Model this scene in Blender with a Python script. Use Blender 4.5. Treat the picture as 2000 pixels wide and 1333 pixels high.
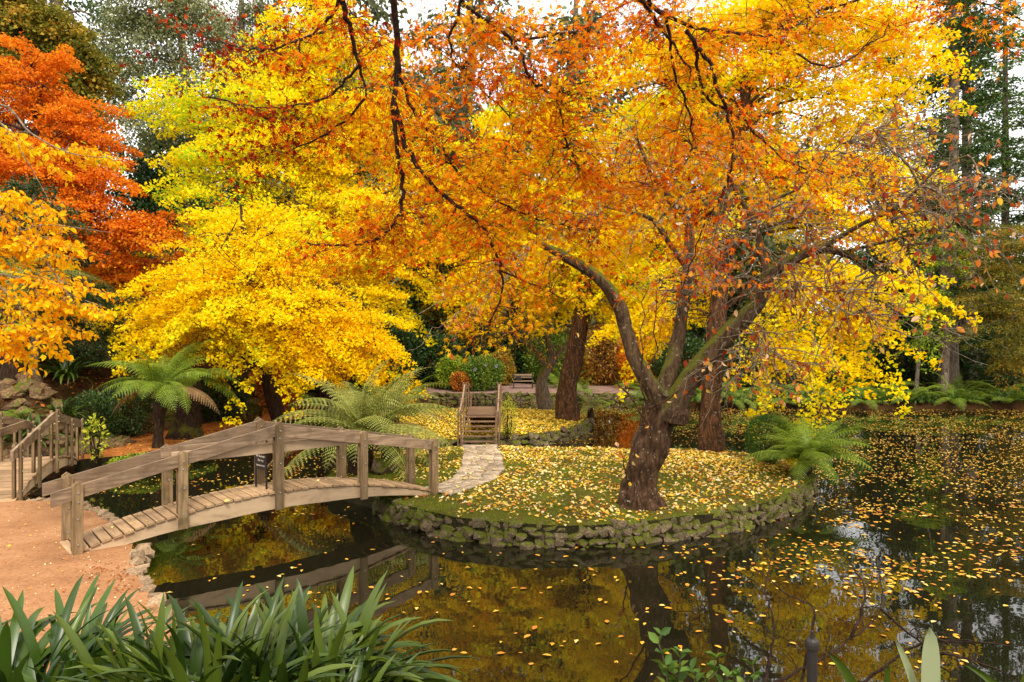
import bpy, bmesh, math, random
import numpy as np
from mathutils import Vector, Matrix, geometry, noise as mnoise
for o in list(bpy.data.objects): bpy.data.objects.remove(o)
sc = bpy.context.scene
COL = sc.collection
R = math.radians
# ------------------------------------------------------------------ camera, sky, sun
CAMZ = 2.9
FP = 1333.3
cam = bpy.data.objects.new('camera', bpy.data.cameras.new('camera')); COL.objects.link(cam)
cam.location = (0, 0, CAMZ); cam.rotation_euler = (R(90), 0, 0)
cam.data.lens = 24; cam.data.sensor_width = 36; cam.data.clip_end = 2000; cam.data.clip_start = 0.05
sc.camera = cam
SUN_EL, SUN_AZ = 50, 165      # degrees; azimuth clockwise from +Y
w = bpy.data.worlds.new('World'); sc.world = w; w.use_nodes = True
nt = w.node_tree; nt.nodes.clear()
sky = nt.nodes.new('ShaderNodeTexSky'); sky.sky_type = 'NISHITA'; sky.sun_disc = False
sky.sun_elevation = R(SUN_EL); sky.sun_rotation = R(SUN_AZ); sky.air_density = 1; sky.dust_density = 4
mix = nt.nodes.new('ShaderNodeMix'); mix.data_type = 'RGBA'; mix.inputs[0].default_value = 0.9
tc = nt.nodes.new('ShaderNodeTexCoord'); nz = nt.nodes.new('ShaderNodeTexNoise'); nz.inputs['Scale'].default_value = 3; nz.inputs['Detail'].default_value = 5
cr = nt.nodes.new('ShaderNodeValToRGB'); cr.color_ramp.elements[0].position = .35; cr.color_ramp.elements[1].position = .65
cr.color_ramp.elements[0].color = (.86, .85, .83, 1); cr.color_ramp.elements[1].color = (1, .98, .94, 1)
sc_ = nt.nodes.new('ShaderNodeVectorMath'); sc_.operation = 'SCALE'; sc_.inputs['Scale'].default_value = 7.0
bg = nt.nodes.new('ShaderNodeBackground'); bg.inputs['Strength'].default_value = 0.12
wo = nt.nodes.new('ShaderNodeOutputWorld')
L = nt.links.new
L(tc.outputs['Generated'], nz.inputs['Vector']); L(nz.outputs['Fac'], cr.inputs['Fac']); L(cr.outputs['Color'], sc_.inputs[0])
L(sky.outputs['Color'], mix.inputs[6]); L(sc_.outputs[0], mix.inputs[7]); L(mix.outputs[2], bg.inputs['Color']); L(bg.outputs[0], wo.inputs['Surface'])
sl = bpy.data.lights.new('sun', 'SUN'); sl.energy = 1.5; sl.angle = R(14); sl.color = (1, .93, .82)
so = bpy.data.objects.new('sun', sl); COL.objects.link(so)
sd = Vector((math.sin(R(SUN_AZ))*math.cos(R(SUN_EL)), math.cos(R(SUN_AZ))*math.cos(R(SUN_EL)), math.sin(R(SUN_EL))))
so.rotation_euler = sd.to_track_quat('Z', 'Y').to_euler()
sc.view_settings.view_transform = 'Standard'; sc.view_settings.look = 'None'; sc.view_settings.gamma = 1
sc.view_settings.use_curve_mapping = False; sc.view_settings.exposure = 1.28
sc.render.engine = 'CYCLES'
try:
    sc.cycles.max_bounces = 10; sc.cycles.transmission_bounces = 7; sc.cycles.diffuse_bounces = 6; sc.cycles.glossy_bounces = 3
    sc.cycles.caustics_reflective = False; sc.cycles.caustics_refractive = False
except Exception: pass

rs = np.random.default_rng(7)
random.seed(7)
UP = np.array([0, 0, 1.0])

def at(px, py, Y):                # a point of the place, Y metres ahead of the viewpoint
    return np.array([(px-1000)/FP*Y, Y, CAMZ-(py-666.5)/FP*Y])
def gp(px, py, z=0.0):            # where a sight line meets level z
    Y = (CAMZ-z)*FP/(py-666.5); return ((px-1000)/FP*Y, Y)

# ------------------------------------------------------------------ object helpers
def tag(o, label=None, cat=None, group=None, kind=None):
    if label: o['label'] = label
    if cat: o['category'] = cat
    if group: o['group'] = group
    if kind: o['kind'] = kind
    return o
def thing(name, label, cat, loc=(0, 0, 0), rz=0, group=None, scale=1):
    o = bpy.data.objects.new(name, None); COL.objects.link(o); o.empty_display_size = .2
    o.location = loc; o.rotation_euler = (0, 0, rz); o.scale = (scale,)*3
    return tag(o, label, cat, group)
def link(name, me, parent=None, loc=(0, 0, 0), rot=(0, 0, 0), scale=(1, 1, 1)):
    o = bpy.data.objects.new(name, me); COL.objects.link(o)
    o.parent = parent; o.location = loc; o.rotation_euler = rot; o.scale = scale
    return o
def npmesh(name, V, F, mat, attrs=None, smooth=False):
    V = np.asarray(V, dtype=np.float32).reshape(-1, 3); F = np.asarray(F, dtype=np.int32)
    me = bpy.data.meshes.new(name)
    me.vertices.add(len(V)); me.vertices.foreach_set('co', V.ravel())
    k = F.shape[1]
    me.loops.add(F.size); me.loops.foreach_set('vertex_index', F.ravel())
    me.polygons.add(len(F)); me.polygons.foreach_set('loop_start', np.arange(0, F.size, k, dtype=np.int32))
    me.polygons.foreach_set('loop_total', np.full(len(F), k, dtype=np.int32))
    if smooth: me.polygons.foreach_set('use_smooth', np.ones(len(F), dtype=bool))
    me.update(calc_edges=True)
    for an, av in (attrs or {}).items():
        a = me.attributes.new(an, 'FLOAT', 'POINT'); a.data.foreach_set('value', np.asarray(av, dtype=np.float32))
    me.materials.append(mat)
    return me
def nrm(v): return v/np.maximum(np.linalg.norm(v, axis=-1, keepdims=True), 1e-9)

class MB:                          # collects boxes, tubes and polygons into one mesh
    def __init__(s): s.v = []; s.f = []
    def add(s, vs, fs):
        n = len(s.v); s.v += [tuple(p) for p in vs]; s.f += [tuple(i+n for i in f) for f in fs]
    def box(s, x0, x1, y0, y1, z0, z1):
        s.add([(x0,y0,z0),(x1,y0,z0),(x1,y1,z0),(x0,y1,z0),(x0,y0,z1),(x1,y0,z1),(x1,y1,z1),(x0,y1,z1)],
              [(0,3,2,1),(4,5,6,7),(0,1,5,4),(1,2,6,5),(2,3,7,6),(3,0,4,7)])
    def prism(s, prof, y0, y1):    # xz profile (counter-clockwise) extruded along y
        n = len(prof)
        s.add([(x, y0, z) for x, z in prof]+[(x, y1, z) for x, z in prof],
              [tuple(range(n)), tuple(range(2*n-1, n-1, -1))]+[((i+1) % n, i, i+n, (i+1) % n+n) for i in range(n)])
    def tube(s, pts, rad, n=6, caps=True):
        V, F = tube_np(pts, rad, n); s.add(V, F)
        if caps: b = len(s.v)-len(V); s.f.append(tuple(b+i for i in range(n))[::-1]); s.f.append(tuple(len(s.v)-n+i for i in range(n)))
    def mesh(s, name, mat, smooth=False, bevel=0):
        me = bpy.data.meshes.new(name); me.from_pydata(s.v, [], s.f); me.materials.append(mat)
        if bevel:
            bm = bmesh.new(); bm.from_mesh(me)
            bmesh.ops.recalc_face_normals(bm, faces=bm.faces)
            bmesh.ops.bevel(bm, geom=list(bm.edges), offset=bevel, segments=1, affect='EDGES', clamp_overlap=True)
            bm.to_mesh(me); bm.free()
        if smooth: me.polygons.foreach_set('use_smooth', [True]*len(me.polygons))
        me.update(); return me
    def build(s, name, mat, parent=None, **k): return link(name, s.mesh(name, mat, **k), parent)

def tube_np(pts, rad, n=6, lump=0, vf=.22):
    P = np.asarray(pts, float); m = len(P); rad = np.broadcast_to(np.asarray(rad, float), (m,))
    T = nrm(np.gradient(P, axis=0))
    ref = np.array([0.31, 0.17, .05]); A = nrm(np.cross(T, ref+UP*0.02 if abs(T[:, 2]).mean() > .5 else UP+ref*.1))
    B = nrm(np.cross(T, A))
    th = np.arange(n)*2*math.pi/n
    c, s_ = np.cos(th), np.sin(th)
    rr = np.repeat(rad[:, None], n, 1)
    if lump:
        for i in range(m):
            for j in range(n):
                q = Vector((c[j]*1.3, s_[j]*1.3, i*vf))
                rr[i, j] *= 1+lump*(mnoise.noise(q*1.2)+.6*mnoise.noise(q*2.9+Vector((7, 3, 1))))
    V = P[:, None, :]+rr[..., None]*(c[None, :, None]*A[:, None, :]+s_[None, :, None]*B[:, None, :])
    i = np.arange(m-1)[:, None]; j = np.arange(n)[None, :]; jn = (j+1) % n
    F = np.stack([i*n+j, i*n+jn, (i+1)*n+jn, (i+1)*n+j], -1).reshape(-1, 4)
    return V.reshape(-1, 3), F
class Tubes:
    def __init__(s): s.V = []; s.F = []; s.n = 0
    def add(s, pts, rad, n=5, **k):
        V, F = tube_np(pts, rad, n, **k); s.V.append(V); s.F.append(F+s.n); s.n += len(V)
    def mesh(s, name, mat): return npmesh(name, np.concatenate(s.V), np.concatenate(s.F), mat, smooth=True)
def smooth_path(pts, k=6):         # Catmull-Rom
    P = np.asarray(pts, float); P = np.vstack([2*P[0]-P[1], P, 2*P[-1]-P[-2]]); out = []
    for i in range(1, len(P)-2):
        for t in np.linspace(0, 1, k, endpoint=False):
            a, b, c, d = P[i-1], P[i], P[i+1], P[i+2]
            out.append(.5*((2*b)+(c-a)*t+(2*a-5*b+4*c-d)*t*t+(3*b-3*c+d-a)*t**3))
    out.append(P[-2]); return np.array(out)

# ------------------------------------------------------------------ materials
def mat(name):
    m = bpy.data.materials.new(name); m.use_nodes = True; n = m.node_tree; n.nodes.clear()
    o = n.nodes.new('ShaderNodeOutputMaterial'); return m, n, o
def ramp(n, stops):
    r = n.nodes.new('ShaderNodeValToRGB'); e = r.color_ramp.elements
    while len(e) < len(stops): e.new(.5)
    for el, (p, c) in zip(e, stops): el.position = p; el.color = (*c, 1)
    return r
def nodes_noise(n, scale, detail=4, rough=.6, vec=None):
    z = n.nodes.new('ShaderNodeTexNoise'); z.inputs['Scale'].default_value = scale; z.inputs['Detail'].default_value = detail
    z.inputs['Roughness'].default_value = rough
    if vec is None:
        t = n.nodes.new('ShaderNodeTexCoord'); vec = t.outputs['Object']
    n.links.new(vec, z.inputs['Vector']); return z
def mapping(n, scale, out='Object'):
    t = n.nodes.new('ShaderNodeTexCoord'); mp = n.nodes.new('ShaderNodeMapping'); mp.inputs['Scale'].default_value = scale
    n.links.new(t.outputs[out], mp.inputs['Vector']); return mp.outputs[0]
def mixc(n, fac, a, b):
    x = n.nodes.new('ShaderNodeMix'); x.data_type = 'RGBA'
    for s, v in ((0, fac), (6, a), (7, b)):
        if hasattr(v, 'links'): n.links.new(v, x.inputs[s])
        elif s == 0: x.inputs[0].default_value = v
        else: x.inputs[s].default_value = (*v, 1)
    return x.outputs[2]
def bsdf(n, o, col, rough=.8, spec=.3, bump=None, bs=.3, bd=.02):
    b = n.nodes.new('ShaderNodeBsdfPrincipled'); b.inputs['Roughness'].default_value = rough; b.inputs['Specular IOR Level'].default_value = spec
    if hasattr(col, 'links'): n.links.new(col, b.inputs['Base Color'])
    else: b.inputs['Base Color'].default_value = (*col, 1)
    if bump is not None:
        u = n.nodes.new('ShaderNodeBump'); u.inputs['Strength'].default_value = bs; u.inputs['Distance'].default_value = bd
        n.links.new(bump, u.inputs['Height']); n.links.new(u.outputs[0], b.inputs['Normal'])
    n.links.new(b.outputs[0], o.inputs['Surface']); return b
def leafmat(name, stops, trans=.4, rough=.7, spec=.08, tcol=None):
    m, n, o = mat(name)
    a = n.nodes.new('ShaderNodeAttribute'); a.attribute_name = 'rnd'
    r = ramp(n, stops); n.links.new(a.outputs['Fac'], r.inputs['Fac'])
    b = n.nodes.new('ShaderNodeBsdfPrincipled'); b.inputs['Roughness'].default_value = rough; b.inputs['Specular IOR Level'].default_value = spec
    n.links.new(r.outputs[0], b.inputs['Base Color'])
    t = n.nodes.new('ShaderNodeBsdfTranslucent'); n.links.new(r.outputs[0], t.inputs['Color'])
    x = n.nodes.new('ShaderNodeMixShader'); x.inputs[0].default_value = trans
    n.links.new(b.outputs[0], x.inputs[1]); n.links.new(t.outputs[0], x.inputs[2]); n.links.new(x.outputs[0], o.inputs['Surface'])
    return m
def bark(name, c1, c2, lichen=None, moss=0, scale=9):
    m, n, o = mat(name)
    v = mapping(n, (scale, scale, scale*.28)); z = nodes_noise(n, 1.6, 8, .72, v)
    z2 = nodes_noise(n, 3.1, 4, .6); z3 = nodes_noise(n, 14, 6, .7)
    r = ramp(n, [(.32, tuple(x*.35 for x in c1)), (.47, c1), (.7, c2)]); n.links.new(z.outputs['Fac'], r.inputs['Fac'])
    c = r.outputs[0]
    if lichen:
        q = ramp(n, [(.60, (0, 0, 0)), (.66, (1, 1, 1))]); n.links.new(z3.outputs['Fac'], q.inputs['Fac']); c = mixc(n, q.outputs[0], c, lichen)
    if moss:
        g = n.nodes.new('ShaderNodeNewGeometry'); sx = n.nodes.new('ShaderNodeSeparateXYZ'); n.links.new(g.outputs['Normal'], sx.inputs[0])
        ma = n.nodes.new('ShaderNodeMath'); ma.operation = 'ADD'; n.links.new(sx.outputs['Z'], ma.inputs[0]); n.links.new(z2.outputs['Fac'], ma.inputs[1])
        q = ramp(n, [(.72-moss*.2, (0, 0, 0)), (.95-moss*.2, (1, 1, 1))]); n.links.new(ma.outputs[0], q.inputs['Fac']); c = mixc(n, q.outputs[0], c, (.13, .13, .015))
    bsdf(n, o, c, .9, .12, z.outputs['Fac'], 1, .06); return m
def timber(name, c1, c2, scale=(2.2, 26, 26), green=0.0):
    m, n, o = mat(name)
    oi = n.nodes.new('ShaderNodeObjectInfo'); tcn = n.nodes.new('ShaderNodeTexCoord')
    ad = n.nodes.new('ShaderNodeVectorMath'); ad.operation = 'MULTIPLY_ADD'; ad.inputs[1].default_value = scale
    cmb = n.nodes.new('ShaderNodeCombineXYZ'); mm = n.nodes.new('ShaderNodeMath'); mm.operation = 'MULTIPLY'; mm.inputs[1].default_value = 37
    n.links.new(oi.outputs['Random'], mm.inputs[0]); n.links.new(mm.outputs[0], cmb.inputs[0]); n.links.new(mm.outputs[0], cmb.inputs[1])
    n.links.new(tcn.outputs['Object'], ad.inputs[0]); n.links.new(cmb.outputs[0], ad.inputs[2])
    z = nodes_noise(n, 1, 7, .7, ad.outputs[0]); z2 = nodes_noise(n, 2.5, 5, .65)
    r = ramp(n, [(.25, tuple(x*.5 for x in c1)), (.42, c1), (.68, c2)]); n.links.new(z.outputs['Fac'], r.inputs['Fac'])
    hs = n.nodes.new('ShaderNodeHueSaturation'); vm = n.nodes.new('ShaderNodeMapRange'); vm.inputs[3].default_value = .72; vm.inputs[4].default_value = 1.2
    n.links.new(oi.outputs['Random'], vm.inputs[0]); n.links.new(vm.outputs[0], hs.inputs['Value']); n.links.new(r.outputs[0], hs.inputs['Color'])
    q = ramp(n, [(.52, (0, 0, 0)), (.74, (1, 1, 1))]); n.links.new(z2.outputs['Fac'], q.inputs['Fac'])
    c = mixc(n, q.outputs[0], hs.outputs[0], tuple(x*(.55-.2*green) for x in (c1[0]*(1-green*.2), c1[1], c1[2]*(1-green*.5))))
    bsdf(n, o, c, .78, .25, z.outputs['Fac'], .5, .006); return m
def stonemat(name, c1, c2, moss=.5, sc=7):
    m, n, o = mat(name)
    oi = n.nodes.new('ShaderNodeObjectInfo'); z = nodes_noise(n, sc, 7, .7)
    t = n.nodes.new('ShaderNodeNewGeometry'); zm = nodes_noise(n, 3.4, 6, .7, t.outputs['Position'])
    r = ramp(n, [(.3, tuple(x*.4 for x in c1)), (.48, c1), (.7, c2)]); n.links.new(z.outputs['Fac'], r.inputs['Fac'])
    hs = n.nodes.new('ShaderNodeHueSaturation'); vm = n.nodes.new('ShaderNodeMapRange'); vm.inputs[3].default_value = .6; vm.inputs[4].default_value = 1.35
    n.links.new(oi.outputs['Random'], vm.inputs[0]); n.links.new(vm.outputs[0], hs.inputs['Value']); n.links.new(r.outputs[0], hs.inputs['Color'])
    c = hs.outputs[0]
    if moss:
        ma = n.nodes.new('ShaderNodeMath'); ma.operation = 'MULTIPLY_ADD'; ma.inputs[1].default_value = .22
        rm = n.nodes.new('ShaderNodeMath'); rm.operation = 'MULTIPLY_ADD'; rm.inputs[1].default_value = .16
        sx = n.nodes.new('ShaderNodeSeparateXYZ'); n.links.new(t.outputs['Normal'], sx.inputs[0]); n.links.new(sx.outputs['Z'], ma.inputs[0])
        n.links.new(oi.outputs['Random'], rm.inputs[0]); n.links.new(zm.outputs['Fac'], rm.inputs[2]); n.links.new(rm.outputs[0], ma.inputs[2])
        q = ramp(n, [(.72-moss*.12, (0, 0, 0)), (.80-moss*.12, (1, 1, 1))]); n.links.new(ma.outputs[0], q.inputs['Fac'])
        mc = ramp(n, [(.3, (.035, .04, .008)), (.65, (.13, .135, .012))]); n.links.new(z.outputs['Fac'], mc.inputs['Fac'])
        c = mixc(n, q.outputs[0], c, mc.outputs[0])
    bsdf(n, o, c, .9, .2, z.outputs['Fac'], .8, .02); return m
def groundmat(name, stops, scale=4, stops2=None, s2=22, bump=.6, bd=.03):
    m, n, o = mat(name)
    z = nodes_noise(n, scale, 8, .72); r = ramp(n, stops); n.links.new(z.outputs['Fac'], r.inputs['Fac']); c = r.outputs[0]
    z2 = nodes_noise(n, s2, 6, .75)
    if stops2:
        r2 = ramp(n, stops2); n.links.new(z2.outputs['Fac'], r2.inputs['Fac'])
        mx = n.nodes.new('ShaderNodeMix'); mx.data_type = 'RGBA'; mx.blend_type = 'MULTIPLY'; mx.inputs[0].default_value = 1
        n.links.new(c, mx.inputs[6]); n.links.new(r2.outputs[0], mx.inputs[7]); c = mx.outputs[2]
    bsdf(n, o, c, .95, .1, z2.outputs['Fac'], bump, bd); return m

M = {}
M['ginkgo'] = leafmat('ginkgo_leaf', [(0, (.88, .48, .003)), (.3, (.95, .66, .004)), (.7, (.96, .78, .006)), (.9, (.84, .80, .015)), (1, (.42, .60, .02))], .5)
M['ginkgo_green'] = leafmat('ginkgo_leaf_greenish', [(0, (.88, .50, .012)), (.35, (.92, .64, .02)), (.6, (.74, .70, .04)), (1, (.30, .48, .04))], .45)
M['maple'] = leafmat('maple_leaf', [(0, (.26, .014, .003)), (.2, (.62, .06, .004)), (.4, (.90, .20, .005)), (.7, (.96, .38, .006)), (1, (.96, .60, .010))], .55)
M['redmaple'] = leafmat('red_maple_leaf', [(0, (.34, .05, .006)), (.3, (.68, .15, .010)), (.65, (.84, .26, .012)), (1, (.90, .42, .015))], .42)
M['cherry'] = leafmat('cherry_leaf', [(0, (.34, .04, .02)), (.35, (.62, .15, .02)), (.6, (.80, .32, .06)), (.8, (.92, .55, .04)), (1, (.90, .60, .36))], .45)
M['beech'] = leafmat('beech_leaf', [(0, (.80, .28, .005)), (.4, (.93, .50, .006)), (.8, (.95, .68, .01)), (1, (.45, .50, .03))], .45)
M['bronze'] = leafmat('bronze_leaf', [(0, (.16, .05, .015)), (.5, (.40, .18, .03)), (1, (.62, .42, .05))], .3)
M['euc'] = leafmat('eucalypt_leaf', [(0, (.05, .06, .018)), (.5, (.15, .17, .055)), (1, (.36, .36, .15))], .25, .5, .3)
M['darkgreen'] = leafmat('dark_green_leaf', [(0, (.015, .035, .008)), (.6, (.045, .09, .018)), (1, (.12, .17, .03))], .25, .45, .35)
M['midgreen'] = leafmat('mid_green_leaf', [(0, (.04, .09, .012)), (.6, (.12, .22, .025)), (1, (.32, .38, .04))], .3, .5, .3)
M['lime'] = leafmat('lime_leaf', [(0, (.12, .20, .02)), (.5, (.30, .40, .03)), (1, (.62, .58, .05))], .35)
M['olive'] = leafmat('olive_leaf', [(0, (.07, .08, .015)), (.55, (.20, .19, .025)), (.8, (.36, .28, .03)), (1, (.55, .26, .03))], .3)
M['pine'] = leafmat('pine_needle', [(0, (.02, .04, .012)), (.6, (.06, .11, .025)), (1, (.20, .26, .05))], .2)
M['fern'] = leafmat('fern_leaf', [(0, (.07, .11, .01)), (.5, (.22, .32, .025)), (.85, (.38, .46, .06)), (1, (.50, .42, .12))], .35, .5, .35)
M['fernpale'] = leafmat('pale_fern_leaf', [(0, (.08, .09, .015)), (.5, (.25, .27, .045)), (.8, (.44, .42, .10)), (1, (.52, .32, .10))], .35, .5, .35)
M['ferndry'] = leafmat('dry_fern_leaf', [(0, (.20, .10, .03)), (.6, (.42, .26, .12)), (1, (.55, .40, .22))], .3)
M['strap'] = leafmat('strap_leaf', [(0, (.012, .028, .003)), (.5, (.032, .062, .005)), (1, (.09, .125, .012))], .10, .36, .36)
M['strapyel'] = leafmat('yellow_green_strap_leaf', [(0, (.02, .05, .006)), (.5, (.06, .11, .010)), (.9, (.11, .15, .013)), (1, (.20, .20, .02))], .2, .34, .45)
M['blade'] = leafmat('pale_blade_leaf', [(0, (.20, .26, .10)), (1, (.42, .46, .26))], .2, .4, .4)
M['grass'] = leafmat('grass_blade', [(0, (.05, .07, .008)), (.5, (.13, .17, .012)), (1, (.32, .38, .025))], .3)
M['fallen'] = leafmat('fallen_leaf', [(0, (.36, .08, .012)), (.15, (.72, .28, .02)), (.4, (.86, .54, .05)), (.65, (.90, .66, .20)), (1, (.90, .74, .46))], .12, .6, .3)
M['fallen_yellow'] = leafmat('fallen_yellow_leaf', [(0, (.65, .24, .015)), (.25, (.86, .50, .02)), (.7, (.90, .64, .05)), (1, (.90, .76, .30))], .12, .6, .3)
M['fallen_water'] = leafmat('floating_leaf', [(0, (.42, .12, .015)), (.3, (.72, .32, .02)), (.65, (.80, .50, .05)), (1, (.84, .64, .24))], .05, .5, .4)
M['litter'] = leafmat('litter_leaf', [(0, (.16, .03, .01)), (.5, (.42, .12, .02)), (.85, (.62, .24, .03)), (1, (.80, .50, .05))], .1)
M['flower'] = leafmat('hydrangea_flower', [(0, (.30, .30, .60)), (1, (.65, .55, .62))], .2)
M['bark'] = bark('cherry_bark', (.065, .034, .017), (.19, .105, .055), (.40, .36, .26), 0)
M['barkmoss'] = bark('mossy_cherry_bark', (.085, .05, .026), (.20, .13, .065), (.40, .36, .26), .05)
M['barkred'] = bark('reddish_bark', (.06, .03, .014), (.22, .095, .04), (.36, .28, .18), 0)
M['barkdark'] = bark('dark_branch_bark', (.045, .025, .017), (.11, .065, .045))
M['barkgrey'] = bark('grey_bark', (.14, .10, .07), (.32, .25, .18), (.5, .46, .38), .2)
M['twig'] = bark('lichen_twig_bark', (.22, .16, .10), (.50, .42, .29), None, 0)
M['fibre'] = bark('fern_trunk_fibre', (.035, .02, .012), (.11, .06, .03), None, .1, 14)
M['deck'] = timber('weathered_deck_timber', (.33, .20, .10), (.50, .33, .18), (26, 2.2, 26))
M['rail'] = timber('weathered_rail_timber', (.20, .13, .075), (.38, .265, .165))
M['post'] = timber('weathered_post_timber', (.17, .11, .05), (.32, .215, .115), (26, 26, 2.2), .5)
M['beam'] = timber('pale_beam_timber', (.58, .40, .235), (.70, .51, .31), (1.5, 12, 5))
M['railolive'] = timber('mossy_rail_timber', (.22, .16, .085), (.38, .29, .16), (2.2, 26, 26), .8)
M['stair'] = timber('brown_stair_timber', (.15, .085, .045), (.28, .17, .10), (2.2, 26, 26))
M['stone'] = stonemat('mossy_wall_stone', (.15, .105, .06), (.34, .26, .16), .85)
M['rock'] = stonemat('brown_rockery_stone', (.13, .075, .035), (.30, .18, .095), -.3)
M['flag'] = stonemat('pale_paving_stone', (.36, .27, .18), (.55, .44, .32), 0, 9)
M['edging'] = stonemat('sandy_edging_stone', (.30, .20, .11), (.48, .35, .22), 0)
M['ground'] = groundmat('leaf_litter_ground', [(.3, (.018, .014, .006)), (.45, (.05, .028, .010)), (.55, (.075, .034, .011)), (.68, (.035, .04, .008)), (.8, (.09, .04, .012))], 1.6, [(.35, (.35, .35, .35)), (.7, (1.3, 1.2, 1.1))])
M['dirt'] = groundmat('orange_gravel_dirt', [(.3, (.27, .125, .055)), (.5, (.39, .19, .085)), (.72, (.49, .265, .13))], .9, [(.33, (.42, .36, .33)), (.45, (.9, .9, .9)), (.6, (1.05, 1.05, 1.05)), (.75, (1.3, 1.3, 1.3))], 26, .6, .015)
M['dirtred'] = groundmat('red_brown_dirt', [(.3, (.26, .085, .022)), (.5, (.42, .15, .035)), (.72, (.52, .22, .06))], 1.5, [(.3, (.6, .55, .5)), (.6, (1.1, 1.1, 1.1))], 40, .4, .015)
M['terrace'] = groundmat('pinkish_gravel', [(.3, (.22, .12, .09)), (.7, (.42, .27, .22))], 3, [(.3, (.5, .5, .5)), (.7, (1.2, 1.2, 1.2))], 14)
M['lawn'] = groundmat('mossy_lawn', [(.34, (.20, .12, .05)), (.43, (.11, .09, .018)), (.56, (.12, .13, .012)), (.66, (.20, .13, .05))], 1.3, [(.3, (.45, .45, .4)), (.55, (1, 1, 1)), (.75, (1.3, 1.3, 1.2))], 40, .8, .02)
M['soil'] = groundmat('dark_bank_soil', [(.3, (.012, .010, .006)), (.55, (.035, .028, .012)), (.75, (.06, .07, .012))], 5)
M['joint'] = groundmat('path_mortar', [(.3, (.14, .10, .06)), (.6, (.26, .19, .11))], 12)
m, n, o = mat('dark_pond_water')                # dark still water with the faintest ripple
b = bsdf(n, o, (.010, .009, .004), .015, .5); b.inputs['IOR'].default_value = 1.62
z = nodes_noise(n, 1.1, 3, .5); u = n.nodes.new('ShaderNodeBump'); u.inputs['Strength'].default_value = .05; u.inputs['Distance'].default_value = .08
n.links.new(z.outputs['Fac'], u.inputs['Height']); n.links.new(u.outputs[0], b.inputs['Normal']); M['water'] = m
def plain(name, c, rough=.5, metal=0):
    m, n, o = mat(name); z = nodes_noise(n, 18, 4); col = mixc(n, z.outputs['Fac'], tuple(x*.75 for x in c), tuple(min(1, x*1.2) for x in c))
    b = bsdf(n, o, col, rough, .4); b.inputs['Metallic'].default_value = metal; return m
M['steel'] = plain('galvanised_bolt', (.5, .48, .44), .4, .8); M['black'] = plain('black_painted_metal', (.02, .017, .014), .45)
M['signface'] = plain('dark_brown_sign_face', (.035, .022, .015), .6); M['white'] = plain('pale_sign_lettering', (.72, .66, .58), .7)
M['pipe'] = plain('dark_pipe', (.035, .028, .024), .5)

# ------------------------------------------------------------------ the lie of the land
POND = [(-5.0, 9.0), (-4.3, 8.0), (-3.7, 7.4), (-3.0, 6.7), (-1.9, 5.7), (0, 4.9), (3, 4.8), (6, 4.9), (10, 5.8), (15, 7), (30, 9), (36, 20), (34, 32), (25, 33), (18, 33), (12, 33.3), (8, 35),
        (6, 37), (-3, 37), (-6, 36.5), (-7.5, 30), (-8, 24), (-8.5, 22), (-9.1, 20.2), (-9.4, 17.6), (-9.9, 17), (-10.6, 16.4), (-15, 16), (-17, 14), (-15, 12.2), (-12, 12.1), (-9.9, 12.3), (-8.9, 12.5), (-8.0, 12.4), (-7.2, 11.8), (-6.6, 11.3), (-5.9, 10.5), (-5.3, 9.8)]
ISL1 = [(-2.16, 12.55), (-1.82, 12.16), (-1.12, 11.5), (0, 11.05), (.82, 10.95), (1.65, 11.05), (2.55, 11.34), (3.6, 11.75), (4.75, 12.6), (5.7, 13.6), (6.6, 15.0), (7.0, 16.6), (6.3, 18.0), (5.2, 18.7), (2.8, 18.8), (0, 19.2), (-1.45, 19.3), (-2.6, 18.9), (-3.6, 18.0), (-4.1, 16.2), (-3.9, 14.6), (-2.9, 13.6)]
ISL2 = [(-3.07, 20.6), (-2.0, 20.3), (-1.4, 20.5), (-.4, 21.1), (.8, 21.6), (1.9, 23), (2.7, 25), (3.0, 26.7), (2.7, 28.4), (1.1, 29.5), (-2.2, 29.9), (-4.4, 29), (-5.5, 27), (-5.8, 24), (-4.6, 21.6)]
HILL = [(-90, 16.9), (-11.0, 16.9), (-11.3, 18), (-11.8, 19.5), (-11.3, 22), (-10.7, 25), (-10.2, 30), (-9.5, 38), (-6, 45), (0, 47.5), (9, 46), (14, 38), (40, 36), (90, 36), (400, 400), (-400, 400)]
WZ = -0.4
def sdf(x, y, poly):               # signed distance, positive inside
    P = np.array(poly, float); Q = np.roll(P, -1, 0); x = np.asarray(x, float); y = np.asarray(y, float)
    d = np.full(x.shape, 1e9); ins = np.zeros(x.shape, bool)
    for (ax, ay), (bx, by) in zip(P, Q):
        ex, ey = bx-ax, by-ay; t = np.clip(((x-ax)*ex+(y-ay)*ey)/(ex*ex+ey*ey), 0, 1)
        d = np.minimum(d, np.hypot(x-ax-t*ex, y-ay-t*ey))
        c = ((ay > y) != (by > y)); xi = ex*(y-ay)/(ey if abs(ey) > 1e-9 else 1e-9)+ax; ins ^= (c & (x < xi))
    return np.where(ins, d, -d)
def sstep(a, b, v): t = np.clip((v-a)/(b-a), 0, 1); return t*t*(3-2*t)
_g = np.random.default_rng(3).random((64, 64))
def vnoise(x, y):
    xi = np.floor(x).astype(int); yi = np.floor(y).astype(int); fx = x-xi; fy = y-yi; fx = fx*fx*(3-2*fx); fy = fy*fy*(3-2*fy)
    g = lambda a, b_: _g[a % 64, b_ % 64]
    return (g(xi, yi)*(1-fx)+g(xi+1, yi)*fx)*(1-fy)+(g(xi, yi+1)*(1-fx)+g(xi+1, yi+1)*fx)*fy
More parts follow.
